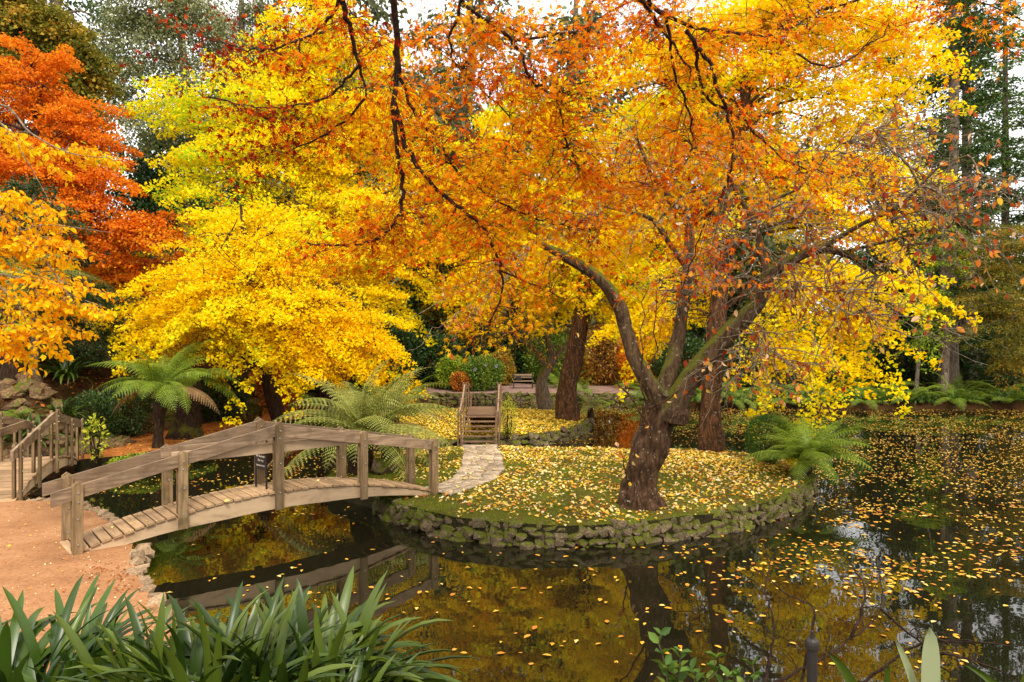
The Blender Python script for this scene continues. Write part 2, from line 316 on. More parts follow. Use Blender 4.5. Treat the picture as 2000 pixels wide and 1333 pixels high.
def height(x, y):
    x = np.asarray(x, float); y = np.asarray(y, float)
    h = -.02+.05*(vnoise(x*.9, y*.9)-.5)
    h = h+1.1*sstep(5.9, 2.6, y)
    dh = sdf(x, y, HILL); hl = (x < -4)
    h = h+np.where(dh > 0, (1.5*sstep(0, 1.3, dh))*np.where(hl, 1, .35)+np.where(hl, .34, .16)*np.clip(dh-1, 0, 32)+.5*(vnoise(x*.35, y*.35)-.3)*sstep(0, 3, dh), 0)
    dp = sdf(x, y, POND)
    return np.where(dp > -.02, -.95, h*sstep(.0, .5, -dp)+(-.3)*(1-sstep(0, .35, -dp)))
def hz(x, y): return float(height(np.array([x]), np.array([y]))[0])
def axis(segs):
    out = []
    for a, b_, s in segs: out += list(np.arange(a, b_, s))
    return np.array(out+[segs[-1][1]])
gx = axis([(-400, -60, 34), (-60, -20, 2), (-20, 12, .25), (12, 30, .8), (30, 60, 3), (60, 400, 34)]); gy = axis([(-30, 0, 3), (0, 26, .25), (26, 50, .6), (50, 90, 3), (90, 420, 30)])
X, Y = np.meshgrid(gx, gy); Z = height(X, Y)
V = np.stack([X, Y, Z], -1).reshape(-1, 3); nx = len(gx); ii, jj = np.meshgrid(np.arange(nx-1), np.arange(len(gy)-1)); a0 = (jj*nx+ii).ravel()
link('ground', npmesh('ground', V, np.stack([a0, a0+1, a0+nx+1, a0+nx], -1), M['ground'], smooth=True))['kind'] = 'structure'
mb = MB(); mb.add([(-70, 2, WZ), (70, 2, WZ), (70, 60, WZ), (-70, 60, WZ)], [(0, 1, 2, 3)])
# water sheet clipped to the pond outline so that it never lies under the hills
def cdt(poly, step, rng, inner=None):
    P = [Vector(p) for p in poly]; n0 = len(P); xs = [p[0] for p in poly]; ys = [p[1] for p in poly]
    if step:
        GX, GY = np.meshgrid(np.arange(min(xs), max(xs), step), np.arange(min(ys), max(ys), step))
        GX = GX.ravel()+rng.uniform(-.3, .3, GX.size)*step; GY = GY.ravel()+rng.uniform(-.3, .3, GY.size)*step
        k = sdf(GX, GY, poly) > step*.5
        P += [Vector((a, b_)) for a, b_ in zip(GX[k], GY[k])]
    r = geometry.delaunay_2d_cdt(P, [], [list(range(n0))], 1, 1e-6)
    return [tuple(v) for v in r[0]], r[2]
def densify(poly, step, jit=0.0, rng=rs):
    out = []; P = np.array(poly)
    S = smooth_path(np.vstack([P, P[:1]]), 8)[:, :2] if True else P
    L_ = np.concatenate([[0], np.cumsum(np.hypot(*np.diff(S, axis=0).T))])
    for s in np.arange(0, L_[-1]-step*.5, step):
        out.append((np.interp(s, L_, S[:, 0])+rng.normal()*jit, np.interp(s, L_, S[:, 1])+rng.normal()*jit))
    return out
def sheet(name, poly, m, zf, step=.3, skirt=0, parent=None, skirt_mat=None):
    vs, fs = cdt(poly, step, rs); A = np.array(vs); z = zf(A[:, 0], A[:, 1])
    V = [(a, b_, c) for (a, b_), c in zip(vs, z)]; F = [tuple(f) for f in fs]; nf = len(F)
    if skirt:
        n0 = len(poly); b0 = len(V); V += [(V[i][0], V[i][1], V[i][2]-skirt) for i in range(n0)]
        F += [(i, (i+1) % n0, b0+(i+1) % n0, b0+i) for i in range(n0)]
    me = bpy.data.meshes.new(name); me.from_pydata(V, [], F); me.materials.append(m)
    if skirt_mat: me.materials.append(skirt_mat); me.polygons.foreach_set('material_index', [0]*nf+[1]*(len(F)-nf))
    bm = bmesh.new(); bm.from_mesh(me); bmesh.ops.recalc_face_normals(bm, faces=bm.faces)
    up = sum(f.normal.z for f in bm.faces)
    if up < 0: bmesh.ops.reverse_faces(bm, faces=bm.faces)
    bm.to_mesh(me); bm.free(); me.update()
    return link(name, me, parent)
wp = densify(POND, 1.0); c_ = np.mean(wp, 0)
WPOLY = []                          # a little outside the shore line
for i in range(len(wp)):
    a, b_ = np.array(wp[i-1]), np.array(wp[(i+1) % len(wp)]); t = b_-a; nn = np.array([t[1], -t[0]])/np.hypot(*t); WPOLY.append(tuple(np.array(wp[i])+nn*.25))
water = sheet('water', WPOLY, M['water'], lambda x, y: np.full(np.shape(x), WZ), 0); water['kind'] = 'structure'

D1 = densify(ISL1, .25, .02); D2 = densify(ISL2, .3, .03)
z1f = lambda x, y: -.05+.06*sstep(0, 1.2, sdf(x, y, ISL1))+.05*(vnoise(x*1.3, y*1.3)-.5)
z2f = lambda x, y: -.05+.06*sstep(0, 1.2, sdf(x, y, ISL2))+.08*(vnoise(x*1.1, y*1.1)-.5)
for P_, zf in ((D1, z1f), (D2, z2f)):
    tag(sheet('island_lawn', P_, M['lawn'], zf, .28, 1.0, skirt_mat=M['soil']), kind='structure')
LAND = [(-5.15, 9.15), (-4.4, 8.1), (-3.85, 7.45), (-3.3, 6.8), (-3.3, 6.2), (-5, 5.6), (-9, 5.0), (-14, 6), (-15, 9), (-14, 12), (-10.5, 12.25), (-8.9, 12.35), (-8.0, 12.25), (-7.3, 11.7), (-6.7, 11.2), (-6.0, 10.45), (-5.45, 9.8)]
zl = lambda x, y: .012+.035*(vnoise(x*.8, y*.8)-.5)+np.where(sdf(x, y, POND) < -.6, np.maximum(height(x, y)+.02, 0), 0)*.95
tag(sheet('dirt_path', densify(LAND, .25, .02), M['dirt'], zl, .35, .9, skirt_mat=M['soil']), kind='structure')
BPATH = [(-9.6, 17.3), (-9.3, 18.2), (-9.15, 20.2), (-8.6, 22), (-8.1, 24), (-7.7, 28), (-7.4, 31), (-10.0, 31), (-10.6, 25), (-11.1, 22), (-11.6, 19.4), (-10.9, 17.2), (-10.6, 16.5), (-10.0, 16.9)]
tag(sheet('dirt_path', densify(BPATH, .4, .04), M['dirtred'], lambda x, y: .03+.04*(vnoise(x, y)-.5), .5, .6, skirt_mat=M['soil']), kind='structure')
TERR = [(-5.5, 37.2), (-2, 37.3), (3, 37.3), (6.2, 37.3), (9, 37.5), (10, 41), (8, 44), (0, 45), (-5, 43.5)]
tag(sheet('gravel_terrace', densify(TERR, .8), M['terrace'], lambda x, y: .04+.08*sstep(37, 42, y)+0*x, .8, .8, skirt_mat=M['soil']), kind='structure')

# ------------------------------------------------------------------ stones
def hull_mesh(name, rng, m, n=19, p=.82, sub=False):
    bm = bmesh.new()
    for _ in range(n):
        v = nrm(rng.normal(size=3)); v = np.sign(v)*np.abs(v)**p; v = v/np.abs(v).max()*rng.uniform(.82, 1.0); v *= .5
        bm.verts.new(v)
    r = bmesh.ops.convex_hull(bm, input=bm.verts)
    bmesh.ops.delete(bm, geom=[v for v in bm.verts if not v.link_faces], context='VERTS')
    me = bpy.data.meshes.new(name); bm.to_mesh(me); bm.free(); me.materials.append(m); return me
STONES = {k: [hull_mesh('stone', rs, M[k]) for _ in range(14)] for k in ('stone', 'rock', 'edging')}
def stone_wall(label, path, z0, z1, size, kind='stone', closed=False, lean=.1, cat='stone wall', squash=.75, out=.0):
    S = smooth_path([(*p, 0) for p in path], 8)[:, :2]; L_ = np.concatenate([[0], np.cumsum(np.hypot(*np.diff(S, axis=0).T))])
    t = thing('stone_wall', label, cat, (S[0][0], S[0][1], z0)); bx, by = S[0]
    z = z0; row = 0
    while z < z1:
        h = size*rs.uniform(.8, 1.0)*squash; s = rs.uniform(0, size)
        while s < L_[-1]:
            wd = size*rs.uniform(.5, 1.7); x = np.interp(s+wd/2, L_, S[:, 0]); y = np.interp(s+wd/2, L_, S[:, 1])
            e = .1; tx = np.interp(s+e, L_, S[:, 0])-np.interp(s-e, L_, S[:, 0]); ty = np.interp(s+e, L_, S[:, 1])-np.interp(s-e, L_, S[:, 1]); q = math.hypot(tx, ty); nx_, ny_ = ty/q, -tx/q
            off = rs.normal()*.03-lean*(z-z0)+out
            hh = h*rs.uniform(.75, 1.6)
            link('stone', random.choice(STONES[kind]), t, (x+nx_*off-bx, y+ny_*off-by, z+hh*.45-z0+rs.normal()*.015),
                 (rs.normal()*.22, rs.normal()*.22, math.atan2(ty, tx)+rs.normal()*.2), (wd*1.18, size*rs.uniform(.9, 1.3), hh*1.22))
            s += wd
        z += h*.92; row += 1
    return t
i1 = [(-2.75, 13.4)]+ISL1[0:11]
stone_wall('low curved mossy stone wall holding the near island above the dark pond', i1, WZ-.08, -.10, .165, lean=.3, out=.05)
stone_wall('low stone wall at the water edge of the yellow far island', [ISL2[-1]]+ISL2[:9], WZ-.05, -.12, .22, out=.04)
stone_wall('dark mossy stone wall below the bench across the water', [(-5.5, 37.0), (-2, 36.9), (3, 36.9), (6.3, 36.8), (9, 35.2)], WZ-.05, -.0, .27, out=.05)
stone_wall('flat sandy stones edging the orange dirt landing beside the bridge end', [(-5.3, 9.9), (-5.05, 9.15), (-4.35, 8.1), (-3.8, 7.45), (-3.2, 6.75), (-2.6, 6.3)], -.14, -.04, .18, 'edging', squash=.45, cat='stone edging')
stone_wall('row of small sandy stones edging the back of the dirt landing', [(-8.9, 12.42), (-8.0, 12.32), (-7.25, 11.75), (-6.65, 11.25), (-5.95, 10.5)], -.12, -.04, .18, 'edging', squash=.45, cat='stone edging')
stone_wall('pale dry stone wall behind the clipped round bush', [(-11.6, 24.6), (-10.6, 26), (-9.9, 27.2)], 0, 1.0, .36, 'stone', cat='stone wall')
def rockery(label, pts, size, n, x0=0, spread=.8):
    t = thing('rockery', label, 'rockery', (*pts[0], hz(*pts[0])+.0)); b0 = t.location
    P = np.array(pts)
    for i in range(n):
        s = rs.random()*(len(P)-1); k = int(s); f = s-k; x, y = P[k]*(1-f)+P[k+1]*f; y += rs.uniform(0, spread); x += rs.normal()*.15
        sz = size*rs.uniform(.5, 1.5)
        link('rock', random.choice(STONES['rock']), t, (x-b0.x, y-b0.y, hz(x, y)+sz*.12-b0.z), (rs.normal()*.35, rs.normal()*.35, rs.uniform(0, 6)), (sz*1.4, sz, sz*.85))
rockery('brown stone rockery wall rising behind the left timber bridge', [(-15, 16.9), (-13, 16.95), (-11.4, 17.0), (-10.9, 17.4)], .27, 290, spread=1.9)
rockery('brown rockery stones along the bank left of the tree ferns', [(-11.3, 18.1), (-11.9, 19.6), (-11.6, 21), (-11.3, 22.5)], .32, 110, spread=.8)
rockery('rough stone steps climbing the leaf covered slope', [(-14.5, 21.5), (-14, 24), (-13.5, 27), (-13, 30)], .5, 80, spread=1.5)
rockery('scattered rocks on the bank beside the red brown path', [(-11.0, 24.2), (-10.4, 27.5), (-9.9, 32), (-9, 37)], .5, 50, spread=1.2)
for lab, x, y, s in (('dark boulder under the big tree fern at the island shore', -2.75, 15.1, .55),):
    me = random.choice(STONES['stone']); o = link('boulder', me, None, (x, y, .12), (0, .1, 1), (s*1.3, s, s*.7)); tag(o, lab, 'boulder')

# crazy paving: curved path from the arched bridge to the steps
pl = [gp(852, 965), gp(905, 930), gp(903, 900), gp(905, 872)]; pr = [gp(862, 962), gp(972, 937), gp(990, 915), gp(970, 872)]
PL = smooth_path([(*p, 0) for p in [(-1.75, 13.35), gp(880, 938), gp(902, 905), gp(905, 871)]], 7)[:, :2]; PR = smooth_path([(*p, 0) for p in [(-1.15, 12.75), gp(965, 939), gp(984, 907), gp(971, 871)]], 7)[:, :2]
pav = thing('stone_path', None, None, (0, 0, 0)); pav['kind'] = 'structure'
N_ = 30; Lc = 5
def pp(u, v):
    u = min(max(u, 0), 1)*(len(PL)-1); k = min(int(u), len(PL)-2); f = u-k; a = PL[k]*(1-f)+PL[k+1]*f; b_ = PR[k]*(1-f)+PR[k+1]*f; return a*(1-v)+b_*v
grid = [[pp(i/N_, min(max(j/Lc+(rs.uniform(-.09, .09) if 0 < j < Lc else rs.uniform(-.02, .02)), 0), 1))+rs.normal(size=2)*.03 for j in range(Lc+1)] for i in range(N_+1)]
bedp = [tuple(p) for p in PL]+[tuple(p) for p in PR[::-1]]
link_bed = sheet('mortar', bedp, M['joint'], lambda x, y: .018+0*x, .3, 0, pav)
used = set()
for i in range(N_):
    for j in range(Lc):
        if (i, j) in used: continue
        cells = [(i, j)]
        if rs.random() < .3 and j+1 < Lc: cells.append((i, j+1)); used.add((i, j+1))
        j2 = cells[-1][1]+1
        q = [grid[i][k] for k in range(j, j2+1)]+[grid[i+1][k] for k in range(j2, j-1, -1)]
        c0 = np.mean(q, 0); q = [c0+(p-c0)*(1-.011/max(np.hypot(*(p-c0)), .05)) for p in q]
        mb = MB(); k = len(q); zt = .030+rs.uniform(-.002, .003)
        mb.add([(*(p-c0), zt) for p in q]+[(*(p-c0)*1.03, .0) for p in q], [tuple(range(k))[::-1]]+[(a, (a+1) % k, (a+1) % k+k, a+k) for a in range(k)])
        o = mb.build('paving_stone', M['flag'], pav); o.location = (c0[0], c0[1], 0)

# ------------------------------------------------------------------ leaves, sprays, trees
def fold(pts, z): return np.array([(x, y, z*abs(x)) for x, y in pts])
T_GINKGO = (np.array([(0, 0, 0), (.55, .55, .12), (0, .85, -.05), (-.55, .55, .12)]), np.array([(0, 1, 2, 3)]))
T_OVAL4 = (np.array([(0, 0, 0), (.28, .45, .1), (0, 1, -.05), (-.28, .45, .1)]), np.array([(0, 1, 2, 3)]))
T_NEEDLE = (np.array([(0, 0, 0), (.11, .5, .03), (0, 1, -.05), (-.11, .5, .03)]), np.array([(0, 1, 2, 3)]))
T_BLOB = (np.array([(0, 0, 0), (.5, .4, .15), (.1, 1, -.1), (-.45, .5, .12)]), np.array([(0, 1, 2, 3)]))
T_OVAL8 = (np.array([(0, 0, 0), (.24, .25, .10), (.26, .6, .10), (0, 1, -.12), (-.26, .6, .10), (-.24, .25, .10)]), np.array([(0, 1, 2, 3), (0, 3, 4, 5)]))
T_FLAT8 = (T_OVAL8[0]*np.array([1, 1, .35]), T_OVAL8[1])
def star():
    tips = [(-75, .5), (-38, .8), (0, 1.0), (38, .8), (75, .5)]; V = [(0, 0, 0)]; nt_ = [(-100, .10)]+[((tips[i][0]+tips[i+1][0])/2, .24) for i in range(4)]+[(100, .12)]
    for i, (a, r_) in enumerate(nt_): V.append((r_*math.sin(R(a)), r_*math.cos(R(a))+.12, .02))
    for a, r_ in tips: V.append((r_*math.sin(R(a)), r_*math.cos(R(a))+.12, -.12*r_))
    V[0] = (0, .1, 0)
    return np.array(V), np.array([(0, 1+i, 7+i, 2+i) for i in range(5)])
T_MAPLE = star()
def inst(pos, fwd, nor, size, tmpl, rnd):
    fwd = nrm(fwd); side = nrm(np.cross(fwd, nor)); up_ = np.cross(side, fwd); tv, tf = tmpl
    V = pos[:, None]+size[:, None, None]*(tv[None, :, 0:1]*side[:, None]+tv[None, :, 1:2]*fwd[:, None]+tv[None, :, 2:3]*up_[:, None])
    k = len(tv); F = tf[None]+(np.arange(len(pos))*k)[:, None, None]
    return V.reshape(-1, 3), F.reshape(-1, 4), np.repeat(rnd, k)
def cloud(rng, S, D, Ls, G, n, K=7, W=.38, jit=.05, size=.07, tmpl=T_GINKGO, hang=.3, bias=.5, cv=.5, flatn=.6, offs=0, cl=None):
    """n leaves strung along side twigs of the sprays S + D*L*t"""
    m = len(S); pr_ = Ls/Ls.sum(); idx = rng.choice(m, size=n, p=pr_); t = rng.random(n)**.8; tq = (np.floor(t*K)+.5)/K; sd_ = rng.choice([-1, 1], n); u = rng.random(n)**.7
    Dm = D[idx]; P = nrm(np.cross(Dm, UP)); LL = Ls[idx]; wv = W*LL*np.clip(1.08-tq, .05, 1)**.6*np.clip(tq*3+.35, 0, 1)
    pos = S[idx]+Dm*(LL*tq+.55*u*wv)[:, None]+P*(sd_*u*wv)[:, None]-UP*(G[idx]*LL*tq*tq+.35*u*u*wv)[:, None]+rng.normal(size=(n, 3))*jit
    fwd = Dm*.5+P*(sd_*.7)[:, None]+rng.normal(size=(n, 3))*.6-UP*hang; nor = UP*flatn+rng.normal(size=(n, 3))*.6
    cvv = rng.normal(size=m) if cl is None else cl
    rnd = np.clip(bias+cv*.22*cvv[idx]+rng.normal(size=n)*.16, 0, 1)
    return inst(pos, fwd, nor, size*rng.uniform(.65, 1.25, n), tmpl, rnd)
def blob_sprays(rng, blobs, n, Lr=(1.0, 2.2), axis_pt=None, flat=.5, dropz=0., inner=.45):
    B = np.array(blobs, float); wgt = (B[:, 3]*B[:, 4]+B[:, 3]*B[:, 5]+B[:, 4]*B[:, 5]); bi = rng.choice(len(B), n, p=wgt/wgt.sum())
    u = nrm(rng.normal(size=(n, 3))); r = rng.uniform(inner, 1, n)**.7; C = B[bi, :3]; pos = C+u*B[bi, 3:6]*r[:, None]
    ax = np.array(axis_pt) if axis_pt is not None else B[:, :3].mean(0)
    out = nrm((pos-C)/B[bi, 3:6])*.7+nrm((pos-ax)*np.array([1, 1, .3]))*.8+rng.normal(size=(n, 3))*.3
    out[:, 2] = out[:, 2]*flat+dropz; D = nrm(out); Ls = rng.uniform(*Lr, n); return pos-D*(Ls*.75)[:, None], D, Ls
def limb(tb, a, b_, r0, r1, sag=.1, n=5, k=6, rng=rs):
    a = np.array(a, float); b_ = np.array(b_, float); t = np.linspace(0, 1, k)[:, None]; L_ = np.linalg.norm(b_-a)
    mid = rng.normal(size=3)*L_*.06; P = a+(b_-a)*t+(UP*sag*L_+mid)*(4*t*(1-t))
    P[1:-1] += rng.normal(size=(k-2, 3))*L_*.015
    tb.add(P, np.linspace(r0, r1, k), n); return P
def skeleton(rng, tb, limbs, S, D, Ls, r1=.05, twr=.008, groups=14):
    """boughs from the given limbs, then a twig axis for every spray"""
    nodes = np.concatenate(limbs); nb = min(groups, len(S)); ci = rng.choice(len(S), nb, replace=False); bough = []
    for c in ci:
        d = np.linalg.norm(nodes-S[c], axis=1)+.8*np.maximum(nodes[:, 2]-S[c][2]+.5, 0); a = nodes[d.argmin()]
        P = limb(tb, a, S[c], r1, r1*.35, .12, 5, 8, rng); bough.append(P)
    allb = np.concatenate(bough+[nodes])
    for s, d, l in zip(S, D, Ls):
        q = np.linalg.norm(allb-s, axis=1); a = allb[q.argmin()]
        if q.min() > .05: limb(tb, a, s, max(twr*1.8, .006), twr, .05, 3, 4, rng)
        t = np.linspace(0, 1, 4)[:, None]; tb.add(s+d*l*t, np.linspace(twr, twr*.3, 4), 3)
def tree(name, label, cat, base, trunk_pts, trunk_r, blobs, leaf, n_leaf, n_spray, size, tmpl, barkm='barkdark', Lr=(1., 2.2), droop=(.1, .5), W=.38, jit=.05, K=7, hang=.3, bias=.5, cv=.7,
         flat=.5, dropz=0, groups=14, seed=1, group=None, r1=.06, limbs=(), lump=.1, nseg=10, inner=.45, axis_pt=None, rndf=None):
    rng = np.random.default_rng(seed); base = np.array(base, float); t = thing(name, label, cat, base, group=group)
    tp = smooth_path(np.array(trunk_pts, float)-base, 5); tr = np.interp(np.linspace(0, 1, len(tp)), np.linspace(0, 1, len(trunk_r)), trunk_r)
    tb = Tubes(); tb.add(tp, tr, nseg, lump=lump); lm = [tp[len(tp)//3:]]
    for pts, rr in limbs:
        q = smooth_path(np.array(pts, float)-base, 5); tb.add(q, np.interp(np.linspace(0, 1, len(q)), np.linspace(0, 1, len(rr)), rr), 8, lump=lump); lm.append(q)
    link('trunk', tb.mesh('trunk', M[barkm]), t)
    S, D, Ls = blob_sprays(rng, [(b_[0]-base[0], b_[1]-base[1], b_[2]-base[2], *b_[3:]) for b_ in blobs], n_spray, Lr, (None if axis_pt is None else np.array(axis_pt)-base), flat, dropz, inner)
    G = rng.uniform(*droop, len(S)); tw = Tubes(); skeleton(rng, tw, lm, S, D, Ls, r1, groups=groups)
    link('branches', tw.mesh('branches', M[barkm]), t)
    cl = None
    if rndf is not None: cl = rndf(S+base, rng)
    V, F, r_ = cloud(rng, S, D, Ls, G, n_leaf, K, W, jit, size, tmpl, hang, bias, cv, cl=cl)
    link('crown', npmesh('crown', V, F, M[leaf], {'rnd': r_}), t); return t
def B(px, py, Y, rx, rz, ry=None):  # crown lobe: centre on a sight line, radii given in photo pixels at that distance
    k = Y/FP; c = at(px, py, Y); return (*c, rx*k, (ry if ry is not None else rx*k*.7), rz*k)
def copy_thing(src, label, loc, rz, scale, group=None):
    c = src.copy(); COL.objects.link(c); c.location = loc; c.rotation_euler = (0, 0, rz); c.scale = (scale,)*3; c['label'] = label
    if group: c['group'] = group
    for ch in src.children:
        d = ch.copy(); COL.objects.link(d); d.parent = c
    return c

# ---- the big left ginkgo pair
gb = at(640, 800, 27); gb[2] = 0
tree('ginkgo_tree', 'tall bright yellow ginkgo left of centre, reaching the top of the picture', 'tree', (gb[0], 27.5, hz(gb[0], 27.5)),
     [(gb[0], 27.5, 0), (gb[0]-.3, 27.5, 4), at(600, 380, 27.5), at(610, 120, 27.5), at(620, -50, 27.5)], [.42, .33, .22, .12, .04],
     [B(640, 90, 27, 130, 130), B(560, 250, 26.5, 210, 110), B(440, 330, 25.5, 150, 90), B(500, 180, 27, 110, 70), B(700, 330, 27, 150, 160), B(620, 480, 25.5, 200, 110), B(760, 500, 27, 120, 150), B(420, 250, 26, 120, 70), B(330, 175, 25.5, 70, 35), B(560, 60, 27, 90, 90), B(780, 250, 27, 90, 110), B(370, 400, 24.5, 90, 70), B(500, 430, 24, 130, 70), B(720, 430, 25, 110, 90), B(850, 380, 27, 80, 110)],
     'ginkgo', 100000, 400, .115, T_GINKGO, 'barkdark', (1.8, 3.8), (.05, .4), W=.24, jit=.10, K=9, bias=.62, seed=11, groups=26, r1=.08,
     rndf=lambda S, g: g.normal(size=len(S))*.8+1.9*np.exp(-(((S[:, 0]+11)/2.5)**2))-.4)
gb = at(525, 800, 22.5)
tree('ginkgo_tree', 'lower spreading golden ginkgo with drooping sprays above the tree ferns', 'tree', (gb[0], 23.5, .3),
     [(gb[0], 23.5, .2), at(518, 720, 23.3), at(500, 600, 23), at(480, 480, 23), at(470, 400, 23)], [.26, .22, .17, .1, .04],
     [B(350, 520, 21, 130, 70), B(420, 600, 20.5, 190, 75), B(560, 560, 21.5, 170, 110), B(650, 650, 21.5, 130, 80), B(310, 630, 20.5, 80, 45), B(720, 620, 22, 90, 90), B(600, 700, 21.5, 110, 45), B(450, 490, 22, 130, 50), B(560, 470, 22.5, 120, 60), B(760, 690, 22, 60, 45), B(260, 590, 20.5, 50, 25)],
     'ginkgo', 66000, 200, .092, T_GINKGO, 'barkdark', (1.5, 3.6), (.15, .75), W=.22, jit=.07, K=11, bias=.5, seed=12, groups=22, r1=.05, dropz=-.08, flat=.3, inner=.25)
# ---- orange and red maple on the left hill
tree('maple_tree', 'rusty orange maple on the hillside at the far left', 'tree', (-17.5, 25, hz(-17.5, 25)), [(-17.5, 25, hz(-17.5, 25)), (-17.3, 25, 6), at(80, 350, 25), at(60, 150, 25)], [.3, .22, .14, .05],
     [B(60, 150, 25, 110, 80), B(160, 240, 25, 100, 80), B(60, 330, 24.5, 130, 90), B(200, 330, 24.5, 70, 60), B(150, 430, 24, 130, 60), B(280, 430, 24, 100, 50), B(60, 460, 24, 90, 60), B(-60, 250, 25, 100, 150)],
     'redmaple', 64000, 270, .10, T_BLOB, 'barkdark', (1.2, 2.6), (.1, .4), W=.34, jit=.07, K=9, inner=.2, bias=.58, seed=13, groups=24, r1=.07,
     rndf=lambda S, g: g.normal(size=len(S))*.6+np.where(S[:, 2] < 6.5, .8, 0))
tree('maple_tree', 'small orange maple growing in layers behind the lower ginkgo', 'tree', (-12.4, 26, hz(-12.4, 26)), [(-12.4, 26, hz(-12.4, 26)), at(400, 600, 26), at(420, 480, 26)], [.16, .12, .05],
     [B(300, 560, 25.5, 110, 45), B(220, 600, 25.5, 70, 25), B(420, 500, 26, 100, 60), B(560, 620, 25.5, 90, 60), B(240, 520, 25.5, 80, 30)],
     'redmaple', 26000, 130, .10, T_BLOB, 'barkdark', (.9, 1.8), (.1, .4), W=.5, jit=.06, bias=.82, seed=14, groups=14)
# ---- golden ginkgo behind the near island tree (its trunk stands on the island)
gk = (5.35, 18.3, 0)
def yr(S, g): return g.normal(size=len(S))*.7
tree('ginkgo_tree', 'golden ginkgo with straight reddish trunk at the back of the near island', 'tree', gk, [gk, at(1388, 800, 18.3), at(1398, 650, 18.3), at(1415, 490, 18.3), at(1440, 300, 18.3), at(1470, 100, 18.3), at(1480, -60, 18.3)], [.36, .27, .24, .2, .15, .09, .03],
     [B(1600, 120, 18, 190, 110), B(1450, 60, 18.5, 170, 110), B(1700, 220, 17.5, 110, 90), B(1640, 380, 17, 160, 90), B(1480, 350, 18.5, 170, 110), B(1740, 440, 16.8, 90, 60), B(1600, 560, 16.6, 150, 90), B(1700, 640, 16.2, 110, 50), B(1560, 690, 16.4, 110, 55), B(1290, 480, 19.5, 150, 110), B(1240, 620, 19.5, 90, 60), B(1350, 200, 19.5, 150, 140), B(1620, 760, 15.8, 60, 50), B(1720, 550, 16.5, 120, 30), B(1200, 380, 20, 120, 120), B(1260, 150, 20, 130, 110), B(1780, 330, 17, 70, 40), B(1740, 50, 17.5, 120, 60), B(1800, 130, 17, 70, 28), B(1560, -20, 18, 180, 60), B(1660, 300, 17, 130, 50)],
     'ginkgo', 98000, 470, .092, T_GINKGO, 'barkred', (1.3, 3.3), (.1, .5), W=.19, jit=.06, K=11, bias=.55, seed=15, groups=30, r1=.06, lump=.14, nseg=14, rndf=yr)
# low golden spray that dips to the fern at the water: part of the same kind of tree, one hanging branch system
# ---- trees on the far island and around the bench
b2 = (2.05, 25.2, 0)
tree('leaning_tree', 'leaning rough reddish trunk at the right end of the far island', 'tree', b2, [b2, at(1108, 760, 25.2), at(1122, 690, 25.2), at(1138, 600, 25.2), at(1150, 480, 25.5)], [.46, .36, .33, .3, .12],
     [B(1150, 520, 25.5, 140, 100), B(1060, 450, 26, 150, 110), B(1250, 600, 25, 80, 60), B(1000, 520, 26, 130, 70), B(940, 400, 26, 120, 130), B(1040, 260, 26, 150, 120), B(1180, 380, 26, 120, 90)], 'ginkgo', 60000, 320, .125, T_GINKGO, 'barkred', (1.3, 2.9), (.1, .5), W=.26, jit=.09, bias=.62, seed=16, lump=.16, nseg=14)
b3 = (1.45, 29.0, 0)
def twiggy(name, label, base, trunk, tr, blobs, n, seed, leaf='beech', nl=700, size=.09, barkm='barkgrey', twm='twig', tmpl=T_OVAL4, Lr=(.6, 1.5), r=.008):
    rng = np.random.default_rng(seed); base = np.array(base, float); t = thing(name, label, 'tree', base); tb = Tubes(); lm = []
    for p, rr in zip(trunk, tr):
        q = smooth_path(np.array(p, float)-base, 5); tb.add(q, np.interp(np.linspace(0, 1, len(q)), np.linspace(0, 1, len(rr)), rr), 10, lump=.15); lm.append(q)
    link('trunk', tb.mesh('trunk', M[barkm]), t); tw = Tubes(); S, D, Ls = blob_sprays(rng, [(b_[0]-base[0], b_[1]-base[1], b_[2]-base[2], *b_[3:]) for b_ in blobs], n, Lr, None, .8)
    ends = []
    nodes = np.concatenate(lm); ci = rng.choice(n, 16, replace=False); bo = [limb(tw, nodes[np.linalg.norm(nodes-S[c], axis=1).argmin()], S[c], r*4, r*1.5, .1, 5, 8, rng) for c in ci]; al = np.concatenate(bo+[nodes])
    for s, d, l in zip(S, D, Ls):
        a = al[np.linalg.norm(al-s, axis=1).argmin()]; P = limb(tw, a, s+d*l, r*1.1, r*.4, rng.uniform(-.12, .15), 3, 7, rng); ends.append(P)
        for _ in range(4):
            q = P[rng.integers(2, 7)]; e = q+nrm(d+rng.normal(size=3)*.9)*l*rng.uniform(.3, .7)-UP*.1; ends.append(limb(tw, q, e, r*.6, r*.25, rng.uniform(-.15, .15), 3, 5, rng))
    link('branches', tw.mesh('branches', M[twm]), t)
    E = np.concatenate(ends); k = rng.integers(0, len(E), nl); f = rng.normal(size=(nl, 3))*.6-UP*.7
    V, F, r_ = inst(E[k]+rng.normal(size=(nl, 3))*.02, f, rng.normal(size=(nl, 3)), size*rng.uniform(.6, 1.25, nl), tmpl, rng.random(nl)); link('crown', npmesh('crown', V, F, M[leaf], {'rnd': r_}), t)
    return t
twiggy('bare_tree', 'crooked twiggy tree with dark trunk at the back edge of the far island', b3, [[b3, at(1058, 745, 29), at(1078, 700, 29), at(1068, 660, 29)], [at(1066, 715, 29), at(1040, 680, 28.6), at(1000, 650, 28)], [at(1075, 705, 29), at(1120, 660, 29), at(1180, 620, 28.5)]], [[.36, .25, .2, .1], [.12, .08, .03], [.14, .09, .03]],
       [B(1000, 650, 28, 90, 60), B(1090, 640, 28.5, 90, 70), B(950, 600, 28.5, 80, 60)], 150, 17, nl=900, size=.12, r=.014)
